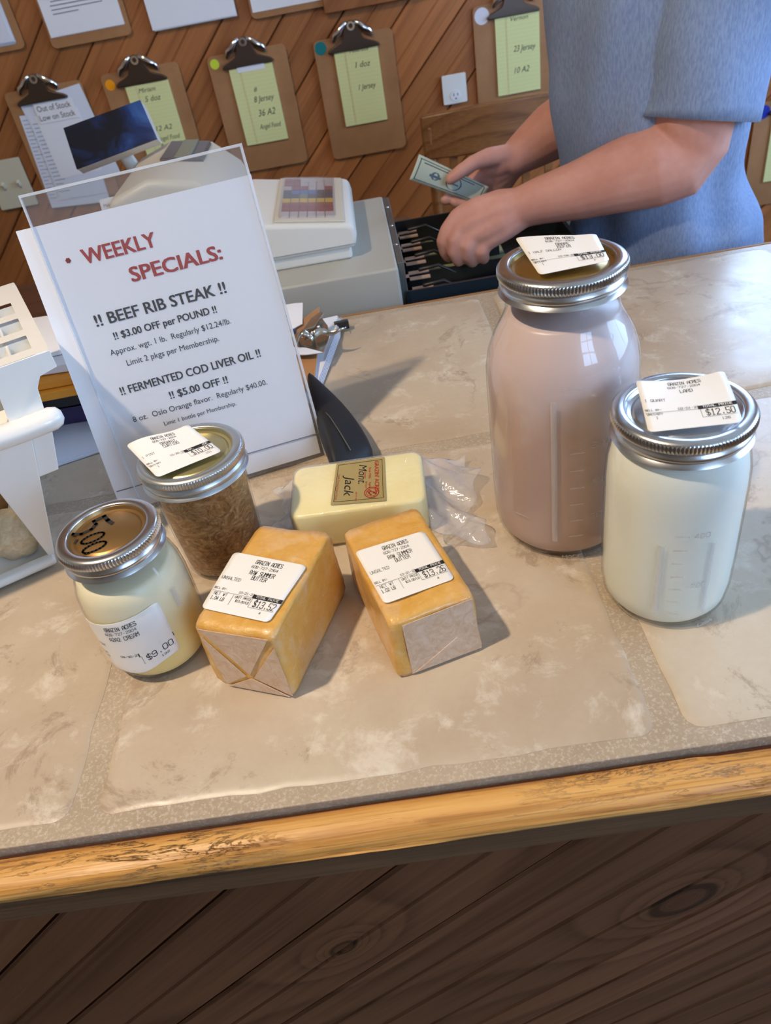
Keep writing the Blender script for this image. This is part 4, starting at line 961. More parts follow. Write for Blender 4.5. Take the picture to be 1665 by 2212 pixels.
# customer display on its post
dq = [at(137,277,1,1.10), at(303,216,1,1.10), at(340,300,1,1.06), at(166,366,1,1.06)]
dn = (dq[1]-dq[0]).cross(dq[3]-dq[0]).normalized(); dn = dn if dn.y > 0 else -dn
ds = obj('display_shell', MB().prism([p+dn*.001 for p in dq], dn*.020), M['cream_pl'], rg, bevel=.002)
ds.data.transform(Matrix.Translation((0, 0, 0)))
m_ = mat('glossy dark display glass', (.004, .010, .030), .05, spec=.8, coat=1.0); s_ = NT(m_); n_ = s_.noise(s_.coord((1, 1, 1), kind='Object'), 14, 4, .6, .8)
s_.l(s_.ramp(n_, ((.42, (.03,.03,.03)), (.7, (.12,.12,.12)))), s_.b.inputs['Roughness']); s_.base(s_.ramp(n_, ((.42, (.001,.003,.014)), (.60, (.002,.03,.15)), (.75, (.006,.09,.36)))))  # blue patches paint a window reflection into the screen colour
obj('display_screen', MB().prism([p-dn*.0012 for p in dq], dn*.0030), m_, rg, bevel=.0008)
dc = (dq[0]+dq[1]+dq[2]+dq[3])/4+dn*.012
obj('display_post', MB().tube([dc, dc+dn*.02+Vector((.01, 0, -.04)), Vector((dc.x+.06, 1.10, .10))], [.012, .012, .014], 12), M['cream_pl'], rg, smooth=True)
# drawer
DX0, DX1 = BX1+.008, .345
dr = obj('drawer', MB().box(((DX0+DX1)/2, (BY0+BY1)/2, DZ+.006), (DX1-DX0, BY1-BY0-.03, .004)), M['black_pl'], rg)
for (x_, y_, sx, sy, hh) in (((DX0+DX1)/2, BY0+.017, DX1-DX0, .004, .062), ((DX0+DX1)/2, BY1-.017, DX1-DX0, .004, .062), (DX1, (BY0+BY1)/2, .006, BY1-BY0-.02, .075)):
    obj('drawer_side', MB().box((x_, y_, DZ+.006+hh/2), (sx, sy, hh)), M['dark_metal'] if sy < .01 and y_ < .9 or sx < .01 else M['black_pl'], dr)
obj('drawer_rail', MB().box(((DX0+DX1)/2, BY0+.009, DZ+.030), (DX1-DX0, .010, .012)), M['dark_metal'], dr, bevel=.002)
for k in range(1, 5): obj('divider', MB().box(((DX0+.165+DX0)/2+.01, BY0+.015+k*(BY1-BY0-.03)/5, DZ+.025), (.165, .003, .036)), M['black_pl'], dr)
M['tan'] = mat('tan clip plate', srgb(196,160,138), .5)
for k in range(5):
    yc = BY0+.015+(k+.5)*(BY1-BY0-.03)/5; mb = MB(); zc = DZ+.052
    for (dx, dy, sx, sy) in ((.016, .012, .040, .010), (.016, -.012, .040, .010), (-.002, 0, .010, .034)): mb.box((DX0+.008+dx, yc+dy, zc), (sx, sy, .002))
    obj('coin_plate', mb, M['tan'], dr, kind='stuff')
for k in range(5):
    yc = BY0+.015+(k+.5)*(BY1-BY0-.03)/5
    obj('bill_arm', MB().tube([(DX0+.030, yc, DZ+.060), (DX0+.06, yc-.004, DZ+.064), (DX0+.085, yc-.006, DZ+.048)], [.0035, .003, .002], 8), M['black_pl'], dr, smooth=True)
M['note'] = mat('green grey banknote', srgb(150,156,122), .7); M['note2'] = mat('worn note edges', srgb(120,112,98), .7)
for k, nm in enumerate(('nearest the counter', 'in the second slot', 'in the middle slot', 'in the fourth slot', 'nearest the wall')):
    yc = BY0+.015+(k+.5)*(BY1-BY0-.03)/5; t = thing('banknote_stack', 'stack of worn banknotes lying in the open drawer, '+nm, 'banknotes', (DX0+.105, yc, DZ+.0085), group='banknotes in the drawer')
    for q in range(6 if k != 1 else 4):
        zz = .0016*q*1.6; obj('banknote', MB().grid(lambda u, v, q=q, zz=zz: Vector(((u-.5)*.150+R_.uniform(-.001, .001)+q*.001, (v-.5)*.058+(q % 3-1)*.003, zz+.004*abs(u-.5)*(q % 2)+.001)), 6, 3), M['note'] if (q == 5 or k == 1) else M['note2'], t, world=False, solid=.0008)

# ------------------------------------------------------------------ things on the wall
WY = 2.2425
M['marg'] = mat('pink margin line', srgb(206,150,120), .7); M['rl'] = mat('ruled line', srgb(206,208,150), .7)
def rrect(x0, x1, z0, z1, r, y, n=4):
    pts = []
    for cx, cz, a0 in ((x1-r, z0+r, -90), (x1-r, z1-r, 0), (x0+r, z1-r, 90), (x0+r, z0+r, 180)):
        for k in range(n+1): a = math.radians(a0+90*k/n); pts.append(Vector((cx+r*math.cos(a), y, cz+r*math.sin(a))))
    return pts
def clip_parts(t, x, z, y, jawm, tilt=0.0):
    half = [(0, .0), (.075, -.002), (.076, .004), (.066, .011), (.046, .018), (.032, .024), (.027, .034), (.024, .048), (.019, .060), (.012, .068), (0, .071)]
    out = half[1:]+[(-a, b) for a, b in half[::-1][1:-1]]; Rt = Matrix.Rotation(tilt, 3, 'Y')
    mb = MB(); N = len(out); base = Vector((x, y, z))
    rings = [[Rt @ Vector((a, -.003, b)) for a, b in out], [Rt @ Vector((a*.97, -.012 if b < .03 else -.008, b*.98+.001)) for a, b in out]]
    mb.add([base+p for r in rings for p in r], [tuple(range(N)), tuple(range(N, 2*N))[::-1]]+[(i, (i+1) % N, N+(i+1) % N, N+i) for i in range(N)])
    j = obj('clip_jaw', mb, jawm, t, bevel=.0015)
    obj('hanging_ring', MB().lathe([(.0075, 0), (.0075, .003), (.012, .003), (.012, 0)], 20, (0, 0, 0), close=True), M['chrome'], t, smooth=True, angle=.6)
    r = t.children[-1]; r.data.transform(Matrix.Translation(wmat(t).inverted() @ (base+Rt @ Vector((0, -.011, .060)))) @ Matrix.Rotation(math.pi/2, 4, 'X') @ Matrix.Translation(Vector()-0*base)) if False else None
    return j
def ring_at(t, p):
    mb = MB(); n = 20; vs = []; 
    for rr, yy in ((.006, 0), (.006, -.003), (.0115, -.003), (.0115, 0)):
        for i in range(n): a = 6.2832*i/n; vs.append(Vector((p.x+rr*math.cos(a), p.y+yy, p.z+rr*math.sin(a))))
    mb.add(vs, [(j*n+i, j*n+(i+1) % n, ((j+1) % 4)*n+(i+1) % n, ((j+1) % 4)*n+i) for j in range(4) for i in range(n)])
    obj('hanging_ring', mb, M['chrome'], t, smooth=True, angle=.6)
def clipboard(label, x0, ztop, w_=.229, h=.318, group=None, dot=None, clip=True, low=0.0, cx=None, thick=.0032, m=None):
    t = thing('clipboard', label, 'clipboard', (x0+w_/2, WY, ztop-h), group=group)
    obj('board', MB().prism(rrect(x0, x0+w_, ztop-h, ztop, .014, WY), (0, -thick, 0)), m or M['board'], t, bevel=.0008)
    if clip:
        x = cx or x0+w_/2; z = ztop-.036; y = WY-thick
        half = [(.075, -.002), (.076, .004), (.066, .011), (.046, .018), (.032, .024), (.027, .034), (.024, .048), (.019, .060), (.012, .068), (0, .071)]
        out = half+[(-a, b) for a, b in half[::-1][1:]]; N = len(out); B_ = Vector((x, y, z))
        rings = [[B_+Vector((a, -.003, b)) for a, b in out], [B_+Vector((a*.96, -.013 if b < .03 else -.009, b*.98+.001)) for a, b in out]]
        obj('clip_jaw', MB().add([p for r in rings for p in r], [tuple(range(N)), tuple(range(N, 2*N))[::-1]]+[(i, (i+1) % N, N+(i+1) % N, N+i) for i in range(N)]), M['brownmetal'], t, bevel=.002)
        ring_at(t, B_+Vector((0, -.010, .058)))
        for sx in (-1, 1):
            obj('spring_wing', MB().tube([B_+Vector((sx*.014, -.008, .066)), B_+Vector((sx*.026, -.011, .058)), B_+Vector((sx*.036, -.010, .046)), B_+Vector((sx*.048, -.010, .040)), B_+Vector((sx*.056, -.006, .028))], [(.004, .006), (.006, .008), (.007, .010), (.007, .010), (.004, .006)], 8), M['chrome'], t, smooth=True)
    if dot:
        dm, dx, dz, dr_ = dot; n = 24
        obj('round_sticker', MB().prism([Vector((x0+dx+dr_*math.cos(6.2832*i/n), WY-thick, ztop-dz+dr_*math.sin(6.2832*i/n))) for i in range(n)], (0, -.0004, 0)), dm, t)
    return t
def notepad(label, x0, ztop, w_=.127, h=.203, writing=(), m=None, group=None):
    y = WY-.0036; t = thing('notepad', label, 'notepad', (x0+w_/2, y, ztop-h), group=group)
    b = obj('pad', MB().box((x0+w_/2, y-.0035, ztop-h/2), (w_, .0065, h)), m or M['yellowpad'], t, bevel=.0006)
    f = planef((x0, y-.0069, ztop-h), (1, 0, 0), (0, 0, 1)); p = MB()
    for k in range(1, 20): ribbon((.004, h*k/20), (w_-.004, h*k/20), .0005, f, p, .0001)
    obj('ruled_lines', p, M['rl'], b)
    p = MB(); ribbon((.030, .002), (.030, h-.004), .0007, f, p, .00015); ribbon((.033, .002), (.033, h-.004), .0005, f, p, .00015); obj('margin_line', p, M['marg'], b)
    p = MB()
    for (s_, x, z, w2, hh) in writing: ftext(s_, x, h-z, w2, f, p, .0002, shear=.3, h=hh)
    if writing: obj('handwriting', p, M['pencil'], b, kind='stuff')
    return t
dots = {k: mat(k+' sticker', c, .5) for k, c in dict(teal=srgb(0,118,122), lime=srgb(206,222,60), orange=srgb(255,164,0), white=srgb(226,224,232), blue=srgb(16,44,168)).items()}
clipboard('tan clipboard with a teal dot sticker, third from left with a yellow pad', -.0449, .1749, dot=(dots['teal'], .020, .020, .017))
notepad('yellow pad reading 1 doz and 1 Jersey on the teal dot clipboard', .0103, .1474, writing=[('Millersite', .045, .016, .055, .010), ('1 doz', .055, .055, .045, .016), ('1 Jersey', .055, .112, .052, .015)])
clipboard('tan clipboard with a lime dot sticker above the acrylic sign corner', -.3522, .1848, dot=(dots['lime'], .020, .020, .013))
notepad('yellow pad reading Jersey and A2 with a taped strip on the lime dot clipboard', -.2960, .1447, writing=[('8', .058, .065, .010, .012), ('8 Jersey', .052, .092, .060, .016), ('36 A2', .055, .130, .052, .018), ('Angel Food', .050, .165, .065, .014)])
solo('taped_strip', MB().box((-.296+.064, WY-.0112, .1447-.004), (.080, .0006, .014)), M['paper'], 'small white name strip at the top of the pad on the lime dot clipboard', 'strip')
clipboard('tan clipboard with an orange dot sticker, partly behind the register display', -.664, .190, dot=(dots['orange'], .022, .028, .014))
px_ = at(269,181,1,WY).x
notepad('yellow pad reading 5 doz and 12 A2 on the orange dot clipboard', px_, .150, writing=[('Miriam', .035, .020, .050, .012), ('5 doz', .045, .045, .048, .015), ('12 A2', .050, .125, .050, .014), ('Angel Food', .045, .152, .070, .013), ('Brewer (2)', .050, .172, .068, .012), ('lender', .070, .190, .045, .011)])
clipboard('tan clipboard with a white dot sticker above the chair', .4150, .186, dot=(dots['white'], .026, .026, .021))
notepad('yellow pad reading 23 Jersey and 10 A2 on the white dot clipboard', .4757, .1539, writing=[('Vernon', .045, .018, .050, .011), ('23 Jersey', .050, .095, .065, .016), ('10 A2', .050, .150, .045, .016)])
pb = at(1648,242,1,WY)
clipboard('tan clipboard with a dark blue dot sticker at the right edge behind the person', pb.x-.026, pb.z+.028, dot=(dots['blue'], .026, .028, .020))
notepad('yellow pad on the blue dot clipboard at the right edge', pb.x+.030, pb.z-.010, writing=[('12 Jersey', .045, .08, .06, .015)])
# out of stock clipboard
clipboard('tan clipboard carrying the out of stock papers at far left', -.950, .190, cx=-.845)
t = thing('paper_sheaf', 'sheaf of white papers headed Out of Stock, Low on Stock at far left', 'papers', (-.85, WY-.004, -.12))
for k, (dx, dz, w_, h, ro) in enumerate(((-.930, .128, .185, .262, .06), (-.915, .160, .190, .250, -.11), (-.905, .120, .150, .235, .02), (-.885, .120, .130, .175, -.03))):
    y = WY-.0036-.0012*k; Rt = Matrix.Rotation(ro, 3, 'Y'); O = Vector((dx, y, dz)); P = [O+Rt @ Vector(v) for v in ((0, 0, 0), (w_, 0, 0), (w_, 0, -h), (0, 0, -h))]
    s_ = obj('sheet', MB().prism(P, (0, -.0007, 0)), M['paper_blue'] if k != 3 else M['paper'], t)
    if k == 2:
        f = planef(P[3]+Vector((0, -.0008, 0)), P[2]-P[3], P[0]-P[3]); p = MB()
        for q in range(18): ribbon((.04, .92-q*.048), (.04+.20+.05*math.sin(q*2), .92-q*.048), .008, f, p, .0002)
        obj('print_rows', p, M['faint'], s_)
    if k == 0:
        f = planef(P[3]+Vector((0, -.0008, 0)), P[2]-P[3], P[0]-P[3]); p = MB()
        for q in range(22): ribbon((.03, .95-q*.04), (.03+.10+.03*math.sin(q*3), .95-q*.04), .006, f, p, .0002)
        obj('print_rows', p, M['faint'], s_)
O = at(70,224,1,WY-.0095); hd = obj('heading_strip', MB().box((O.x+.058, WY-.0093, O.z-.028), (.116, .0008, .054)), M['paper'], t)
f = planef((O.x, WY-.0098, O.z-.055), (1, 0, 0), (0, 0, 1)); p = MB(); ftext('Out of Stock', .006, .031, .100, f, p, .0002, h=.016, bold=.004); ftext('Low on Stock', .004, .007, .106, f, p, .0002, h=.016, bold=.004)
obj('lettering', p, M['ink'], hd)
# upper row, cut by the top of the frame
def hung_papers(label, x0, x1, zb, n, m, text=False, yk=0.0):
    t = thing('paper_sheaf', label, 'papers', ((x0+x1)/2, WY-.004, zb))
    for k in range(n):
        j = R_.uniform(-.003, .003); s_ = obj('sheet', MB().box(((x0+x1)/2+j, WY-.0042-.0016*k-yk, zb+.14+.0015*k), (x1-x0, .0014, .28)), m, t)
    if text:
        f = planef((x0, WY-.0042-.0016*n-yk, zb), (1, 0, 0), (0, 0, 1)); p = MB()
        for q, (a, b) in enumerate(((.03,.10), (.03,.17), (.03,.17), (.035,.16), (.035,.10), (.03,.13), (.03,.15), (.03,.16))):
            z = .052+q*.0095; ribbon((a, z), (b, z), .0022, f, p, .0002)
        ftext('Daily To Do/Wash', .03, .086, .075, f, p, .0003, bold=.01) ; obj('print_rows', p, M['faint'], s_)
clipboard('tan clipboard under the thick paper stack in the upper left corner', -1.065, .286+.318, clip=False); hung_papers('thick stack of white papers on the clipboard in the upper left corner', -1.060, -.858, .300, 6, M['paper_blue'])
clipboard('tan clipboard holding the printed notice in the upper row', -.764, .271+.318, clip=False); hung_papers('white printed notice on the second clipboard of the upper row', -.758, -.548, .297, 2, M['paper'], True)
hung_papers('plain white papers hanging in the upper row, above the lime dot clipboard', -.474, -.240, .268, 3, M['paper'])
clipboard('tan clipboard in the upper row showing only a strip of paper', -.199, .252+.318, clip=False); hung_papers('white paper strip on the clipboard above the teal dot one', -.192, .020, .268, 1, M['paper'])
solo('wooden_plaque', MB().box((.140, WY-.008, .39), (.272, .014, .31)), M['wallwood'], 'orange brown wooden plaque cut off by the top edge of the photo', 'plaque', bevel=.002)
# outlet and switch plate
def plate_(label, name, cat, x0, x1, z0, z1, m):
    t = thing(name, label, cat, ((x0+x1)/2, WY+.001, z0)); obj('cover_plate', MB().prism(rrect(x0, x1, z0, z1, .004, WY+.001), (0, -.006, 0)), m, t, bevel=.0015); return t
a, b = at(950,170,1,WY), at(1009,222,1,WY)
t = plate_('white wall outlet plate with one socket above the chair rail', 'wall_outlet', 'outlet', a.x+.004, a.x+.076, -.048, .030, M['white_pl']); ox = a.x+.042; oz = -.026
sk = obj('socket', MB().prism([Vector((ox+.0165*math.cos(6.2832*i/20), WY-.005, oz+.015*math.sin(6.2832*i/20))) for i in range(20)], (0, -.002, 0)), mat('socket white', srgb(240,240,246), .3), t)
for (dx, dz, sx, sz) in ((-.006, .003, .002, .008), (.006, .003, .002, .006), (0, -.008, .004, .004)): obj('slot', MB().box((ox+dx, WY-.0072, oz+dz), (sx, .0006, sz)), M['black_pl'], sk)
t = plate_('ivory double switch plate at the left edge beside the out of stock papers', 'switch_plate', 'switch', -1.10, -.982, -.115, .024, mat('ivory plastic', srgb(206,200,176), .4))
for dx in (-.078, -.030): obj('toggle', MB().box((-.982+dx, WY-.010, -.046), (.009, .014, .018), Matrix.Rotation(.5, 3, 'X')), mat('ivory toggle', srgb(214,208,186), .4), t, bevel=.002)

# ------------------------------------------------------------------ wooden chair by the wall
cy0 = 1.86; t = thing('wooden_chair', 'varnished oak chair with slatted back standing by the wall behind the person', 'chair', (.44, cy0-.2, FZ)); xa, xb = .205, .665
def railf(z0, z1, yoff, th=.024):
    mb = MB(); n = 16; vs = []
    for i in range(n+1):
        u = i/n; x = xa+(xb-xa)*u; y = cy0+yoff-.035*(1-(2*u-1)**2); cr = .010*(1-(2*u-1)**2)
        vs += [(x, y-th/2, z0), (x, y+th/2, z0), (x, y+th/2+.008, z1+cr), (x, y-th/2+.008, z1+cr)]
    fs = [(i*4+k, i*4+(k+1) % 4, (i+1)*4+(k+1) % 4, (i+1)*4+k) for i in range(n) for k in range(4)]+[(0,1,2,3), (n*4+3, n*4+2, n*4+1, n*4)]; return mb.add(vs, fs)
obj('top_rail', railf(-.092, .012, 0), M['oak'], t, bevel=.006, bseg=3); obj('lower_rail', railf(-.38, -.34, -.01, .02), M['oak'], t, bevel=.003)
for x in (xa+.022, xb-.022): obj('stile', MB().tube([(x, cy0+.005, -.02), (x, cy0, -.20), (x, cy0-.02, -.45), (x, cy0+.02, FZ+.002)], [(.020, .014), (.020, .014), (.019, .015), (.015, .013)], 10, caps=True, up=(1, 0, 0)), M['oak'], t, smooth=True)
for k in range(6): x = xa+.075+k*.062; yb = cy0-.035*(1-(2*(x-xa)/(xb-xa)-1)**2); obj('slat', MB().box((x, yb, -.215), (.022, .009, .26)), M['oak'], t, bevel=.002)
obj('seat', MB().box((.435, cy0-.22, -.452), (.44, .42, .030)), M['oak'], t, bevel=.010, bseg=3)
for x in (xa+.04, xb-.04): obj('leg', MB().tube([(x, cy0-.40, -.47), (x, cy0-.41, FZ+.016)], [.020, .014], 12), M['oak'], t, smooth=True)

# ------------------------------------------------------------------ the person behind the counter
def skin_mat():
    m = mat('skin', rough=.6, spec=.35); s = NT(m); v = s.coord(); n = s.noise(v, 16, 4, .6); n2 = s.noise(v, 130, 2, .5)
    c = s.ramp(n, ((.3, srgb(206,146,128)), (.7, srgb(222,168,152)))); s.base(s.mix(s.math('MULTIPLY', n2, .2), c, srgb(190,110,96)))
    s.b.inputs['Subsurface Weight'].default_value = .12; s.b.inputs['Subsurface Radius'].default_value = (.012, .005, .003); s.bump(n2, .08, .001); return m
M['skin'] = skin_mat()
def shirt_mat():
    m = mat('heather blue cotton', rough=.85, spec=.2); s = NT(m); v = s.coord((1, 1, .25)); n = s.noise(v, 420, 2, .6); n2 = s.noise(s.coord(), 6, 3)
    c = s.ramp(n, ((.35, srgb(132,152,188)), (.65, srgb(156,174,206)))); s.base(s.mix(s.math('MULTIPLY', n2, .25), c, srgb(104,130,180))); s.bump(n, .2, .001); return m
M['shirt'] = shirt_mat(); M['jeans'] = mat('dark blue denim', srgb(46,58,84), .85); M['hair'] = mat('brown hair', srgb(84,58,38), .6)
pe = thing('person', 'person in heather blue t-shirt taking a banknote change from the open register drawer', 'person', (.52, 1.03, FZ))
TX, TY = .510, 1.03
def pts4(L): return [at(a, b, 1, y) for a, b, y, r in L], [r for a, b, y, r in L]
mb = MB()
lv = [(-.16, .120, .160), (-.05, .118, .155), (.06, .110, .155), (.20, .118, .165), (.33, .118, .168), (.40, .100, .150), (.45, .070, .10)]
mb.tube([(TX, TY, z) for z, a, b in lv], [(a, b) for z, a, b in lv], 24, up=(0, 1, 0))
mb.tube([(TX+.01, TY, .40), (TX, TY, .50), (TX-.02, TY, .56)], [.065, .058, .058], 16, up=(0, 1, 0))
hd_ = Vector((TX-.035, TY, .66))
mb.tube([hd_+Vector((.01, 0, -.075)), hd_+Vector((-.005, 0, -.04)), hd_+Vector((.0, 0, 0)), hd_+Vector((.008, 0, .045)), hd_+Vector((.012, 0, .075))], [(.070, .052), (.088, .068), (.098, .076), (.096, .076), (.075, .060)], 20, up=(0, 1, 0))
mb.tube([hd_+Vector((-.088, 0, .018)), hd_+Vector((-.106, 0, -.008)), hd_+Vector((-.112, 0, -.022)), hd_+Vector((-.094, 0, -.030))], [.009, .011, .013, .010], 10)
mb.tube([hd_+Vector((-.082, -.020, -.055)), hd_+Vector((-.088, 0, -.056)), hd_+Vector((-.082, .020, -.055))], [.007, .009, .007], 8)
for sy in (-1, 1): mb.tube([hd_+Vector((.010, sy*.074, -.022)), hd_+Vector((.012, sy*.082, .005)), hd_+Vector((.014, sy*.080, .028))], [.008, .012, .011], 8)
# pelvis and legs
for sy in (-1, 1):
    mb.tube([(TX+.01, TY+sy*.085, -.18), (TX, TY+sy*.095, -.40), (TX+.005, TY+sy*.095, -.62), (TX+.02, TY+sy*.09, -.86)], [(.095, .085), (.078, .075), (.055, .052), (.040, .036)], 16, up=(0, 1, 0))
    mb.tube([(TX+.02, TY+sy*.09, -.875), (TX-.12, TY+sy*.10, -.89)], [(.034, .03), (.04, .024)], 12)
# near (left) arm and hand
a1, r1 = pts4([(1496,262,.850,.055), (1494,312,.848,.050), (1470,345,.850,.053), (1415,358,.855,.057), (1330,384,.870,.050), (1240,414,.890,.0415), (1165,434,.910,.0345), (1128,447,.918,.031)])
mb.tube([Vector((.530, .885, .39)), Vector((.520, .862, .29)), Vector((.508, .853, .20))]+a1, [.062, .066, .062]+r1, 20)
wr = at(1138,444,1,.916)
def chain(L, seg=12, start=None):
    p, r = pts4(L); mb.tube(([start] if start else [])+p, ([r[0]] if start else [])+r, seg)
for L in ([(1125,440,.918,.024), (1080,440,.925,.022), (1030,452,.932,.019), (990,470,.940,.016)],
          [(1125,446,.916,.025), (1075,462,.915,.024), (1030,478,.920,.019), (1000,492,.925,.0165)],
          [(1125,458,.914,.024), (1080,480,.908,.023), (1045,500,.910,.018), (1022,510,.914,.016)],
          [(1125,466,.912,.021), (1092,492,.904,.019), (1068,512,.905,.015), (1050,524,.908,.014)]): chain(L)
for L in ([(990,470,.940,.0155), (966,500,.938,.0135), (958,522,.935,.0125), (962,545,.938,.0105), (968,556,.94,.009)],
          [(1000,492,.925,.0155), (982,522,.918,.0135), (982,545,.917,.0120), (990,563,.920,.0105)],
          [(1022,510,.914,.0155), (1010,535,.908,.0135), (1012,552,.910,.0120), (1020,565,.914,.0105)],
          [(1050,524,.908,.0135), (1040,545,.905,.0120), (1045,558,.908,.0100)],
          [(1095,455,.938,.019), (1050,480,.965,.016), (1010,512,.972,.013), (985,538,.968,.0115)]): chain(L, 12)
# far (right) arm and hand
p, r = pts4([(1262,232,1.140,.052), (1190,286,1.130,.047), (1145,318,1.122,.038), (1112,342,1.116,.030)])
mb.tube([Vector((.520, 1.185, .38)), Vector((.505, 1.195, .27))]+p, [.062, .058]+r, 18)
for L in ([(1115,338,1.114,.022), (1085,350,1.112,.022), (1060,365,1.118,.018)], [(1115,348,1.118,.024), (1080,368,1.122,.022), (1055,388,1.124,.017)],
          [(1112,356,1.120,.022), (1085,382,1.126,.020), (1062,402,1.126,.016)], [(1110,362,1.122,.018), (1090,395,1.128,.016), (1072,415,1.126,.013)]): chain(L)
for L in ([(1095,335,1.108,.018), (1055,340,1.100,.016), (1022,352,1.090,.0130), (995,370,1.083,.0118), (973,387,1.084,.0100)],
          [(1060,365,1.120,.0135), (1020,392,1.128,.0120), (985,418,1.124,.0110), (962,432,1.112,.0098)],
          [(1055,388,1.124,.0135), (1030,410,1.130,.0120), (1005,428,1.122,.0110), (985,438,1.106,.0098)],
          [(1062,402,1.126,.0130), (1040,420,1.130,.0115), (1018,436,1.118,.0105), (1002,441,1.102,.0095)],
          [(1072,415,1.126,.0110), (1054,430,1.126,.0100), (1036,443,1.112,.0090)]): chain(L, 12)
body = obj('body', mb, M['skin'], None); bake(body, .0034, 3)
for p_ in body.data.polygons: p_.use_smooth = True
body.data.transform(Matrix.Translation(-Vector(pe.location))); body.parent = pe
if not body.data.materials: body.data.materials.append(M['skin'])
# t-shirt
def shirt_pt(a, z, lvl):
    z = min(max(z, lvl[0][0]+1e-6), lvl[-1][0]-1e-6)
    for (z0, f0, b0, w0), (z1, f1, b1, w1) in zip(lvl, lvl[1:]):
        if z0 <= z <= z1:
            t_ = (z-z0)/(z1-z0); t_ = t_*t_*(3-2*t_); fr_, bk, wd = f0+(f1-f0)*t_, b0+(b1-b0)*t_, w0+(w1-w0)*t_; break
    c, s_ = math.cos(a), math.sin(a); cx = (fr_+bk)/2; hx_ = (bk-fr_)/2
    k = .0045*math.sin(a*6+z*9)*(1-min(1, max(0, z)*2.2)) + .003*math.sin(a*11-z*16+1) + .0035*math.sin(z*24+a*3)*math.exp(-((z+.02)/.12)**2)
    return Vector((cx+(hx_+k)*c, TY+(wd+k)*s_, z))
lvl = [(-.30, .366, .690, .190), (-.12, .364, .690, .196), (-.04, .366, .682, .194), (.06, .366, .640, .188), (.19, .350, .645, .192), (.30, .346, .662, .198), (.40, .372, .650, .182), (.450, .430, .610, .120), (.470, .450, .595, .085)]
NA, NZ = 120, 110; vs = []; zs = [lvl[0][0]+(lvl[-1][0]-lvl[0][0])*j/NZ for j in range(NZ+1)]
mb = MB(); mb.add([shirt_pt(2*math.pi*i/NA, z, lvl) for z in zs for i in range(NA)], [(j*NA+i, j*NA+(i+1) % NA, (j+1)*NA+(i+1) % NA, (j+1)*NA+i) for j in range(NZ) for i in range(NA)])
ts = obj('t_shirt', mb, M['shirt'], pe, smooth=True, solid=.003, label='heather blue cotton t-shirt')
def sleeve(path, rad, name='sleeve'):
    mb = MB(); n = 40; vs = []; m_ = 30; P = [Vector(p) for p in path]
    def interp(u):
        k = min(int(u*(len(P)-1)), len(P)-2); t_ = u*(len(P)-1)-k; return P[k].lerp(P[k+1], t_), rad[k][0]+(rad[k+1][0]-rad[k][0])*t_, rad[k][1]+(rad[k+1][1]-rad[k][1])*t_
    for j in range(m_+1):
        u = j/m_; c, rx, ry = interp(u); tdir = (P[-1]-P[0]).normalized(); X = Vector((0, 1, 0)).cross(tdir).normalized()*-1; Y = tdir.cross(X)
        for i in range(n):
            a = 2*math.pi*i/n; k = .0028*math.sin(a*4+u*7)*(u)+.002*math.sin(u*19+a*2)-(.0012 if .86 < u < .885 else 0)
            vs.append(c+X*math.cos(a)*(rx+k)+Y*math.sin(a)*(ry+k)+tdir*(.012*math.cos(a-.6) if u > .95 else 0)*((u-.95)/.05))
    mb.add(vs, [(j*n+i, j*n+(i+1) % n, (j+1)*n+(i+1) % n, (j+1)*n+i) for j in range(m_) for i in range(n)])
    return obj(name, mb, M['shirt'], ts, smooth=True, solid=.0028)
hem = at(1506,256,1,.855)
sleeve([(.530, .930, .455), (.532, .885, .400), (.528, .862, .290), hem], [(.050, .060), (.084, .076), (.084, .078), (.077, .074)])
sleeve([(.535, 1.13, .455), (.525, 1.18, .400), (.515, 1.19, .290), (.500, 1.19, .20)], [(.050, .060), (.080, .070), (.075, .072), (.070, .068)])
mb = MB()
mb.tube([(TX+.018, TY, -.34), (TX+.015, TY, -.25), (TX+.01, TY, -.16)], [(.145, .165), (.150, .170), (.145, .165)], 24, up=(0, 1, 0))
for sy in (-1, 1): mb.tube([(TX+.012, TY+sy*.085, -.26), (TX+.004, TY+sy*.10, -.42), (TX+.008, TY+sy*.10, -.62), (TX+.022, TY+sy*.095, -.85)], [(.108, .095), (.092, .088), (.075, .072), (.066, .060)], 18, up=(0, 1, 0))
tr = obj('trousers', mb, M['jeans'], None); bake(tr, .008, 3); tr.data.transform(Matrix.Translation(-Vector(pe.location))); tr.parent = pe
for sy in (-1, 1):
    obj('shoe', MB().tube([(TX+.05, TY+sy*.095, -.885), (TX-.02, TY+sy*.097, -.882), (TX-.10, TY+sy*.102, -.892), (TX-.155, TY+sy*.104, -.897)], [(.040, .032), (.044, .036), (.046, .026), (.036, .020)], 16), M['black_pl'], pe, smooth=True)
mb = MB(); mb.tube([hd_+Vector((.045, 0, -.05)), hd_+Vector((.032, 0, .0)), hd_+Vector((.024, 0, .05)), hd_+Vector((.014, 0, .088))], [(.062, .070), (.080, .083), (.092, .085), (.080, .070)], 20, up=(0, 1, 0))
obj('hair', mb, M['hair'], pe, smooth=True)
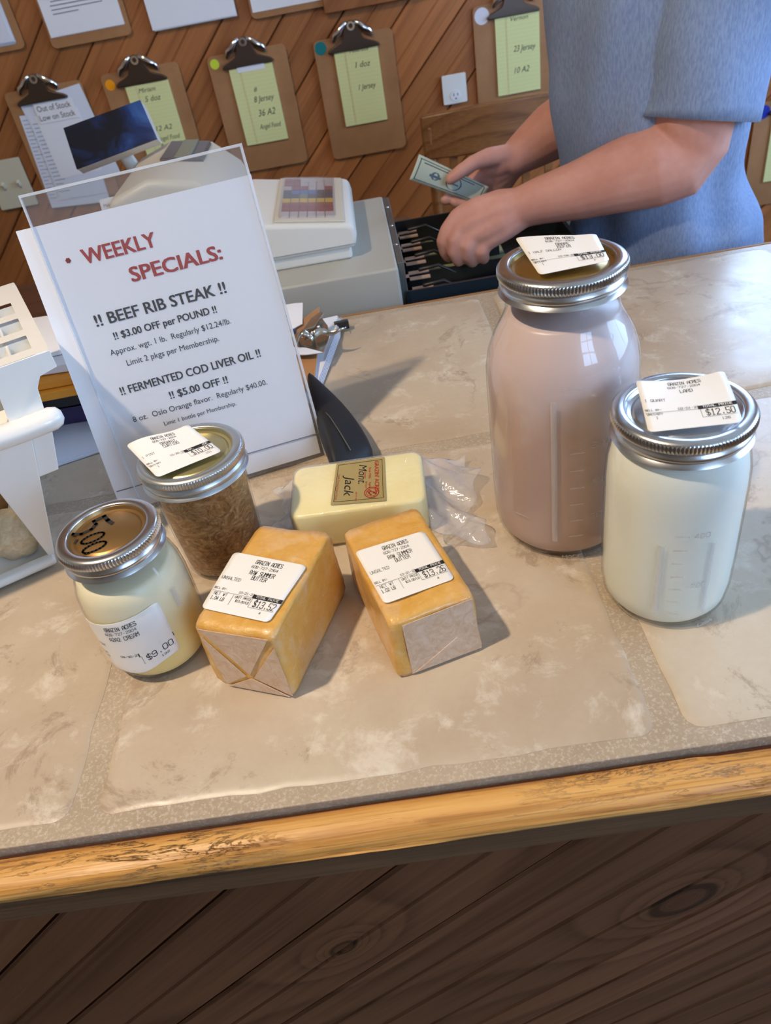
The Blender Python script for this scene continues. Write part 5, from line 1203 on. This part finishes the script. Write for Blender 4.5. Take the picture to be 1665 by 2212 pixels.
for sy in (-1, 1):
    obj('eye', MB().lathe([(0, -.010), (.007, -.007), (.010, 0), (.007, .007), (0, .010)], 14, hd_+Vector((-.086, sy*.030, .008))), mat('eye white', (.8,.8,.8), .2), pe, smooth=True)
# the note held in the far hand
bq = [at(905,333,1,1.104), at(1056,404,1,1.100), at(1036,442,1,1.096), at(884,388,1,1.098)]
bf = quadf(bq[0], bq[1], bq[2], bq[3], lambda u, v: .004*math.sin(math.pi*v)*(1-u)-.003*math.sin(math.pi*u))
bn = thing('held_banknote', 'grey green banknote held between thumb and fingers of the far hand', 'banknote', tuple((bq[0]+bq[2])/2))
sh_ = obj('note_paper', MB().grid(lambda u, v: bf(u, v, 0), 24, 8), mat('banknote paper', srgb(196,204,186), .75), bn, smooth=True, solid=.0003)
p = MB(); ft_ = -.00035 if (bq[1]-bq[0]).cross(bq[0]-bq[3]).dot(CO-bq[0]) < 0 else .00035
N_ = (bq[1]-bq[0]).cross(bq[0]-bq[3]).normalized(); N_ = N_ if N_.z > 0 else -N_; sgn = 1 if N_.dot(CO-bq[0]) > 0 else -1
bfo = lambda u, v, off: bf(u, v, off*sgn)
for a, b in (((.05,.10),(.95,.10)), ((.05,.90),(.95,.90)), ((.05,.10),(.05,.90)), ((.95,.10),(.95,.90))):
    for k in range(10): ribbon((a[0]+(b[0]-a[0])*k/10, a[1]+(b[1]-a[1])*k/10), (a[0]+(b[0]-a[0])*(k+.8)/10, a[1]+(b[1]-a[1])*(k+.8)/10), .028 if a[1] == b[1] else .012, bfo, p, .0003)
for k in range(14): ribbon((.12+.05*k, .80), (.15+.05*k, .80), .035, bfo, p, .0003)
obj('dark_border', p, mat('banknote green black ink', srgb(52,66,60), .7), sh_)
p = MB(); polyline([(.30+.045*math.cos(k/10*6.283), .47+.15*math.sin(k/10*6.283)) for k in range(11)], .03, bfo, p, .0003); ribbon((.27, .45), (.33, .45), .10, bfo, p, .0003)
polyline([(.56+.10*math.cos(k/14*6.283), .48+.30*math.sin(k/14*6.283)) for k in range(15)], .02, bfo, p, .0003); ribbon((.52, .45), (.60, .45), .06, bfo, p, .0003)
obj('portrait_seal', p, mat('banknote blue grey ink', srgb(92,112,122), .7), sh_)
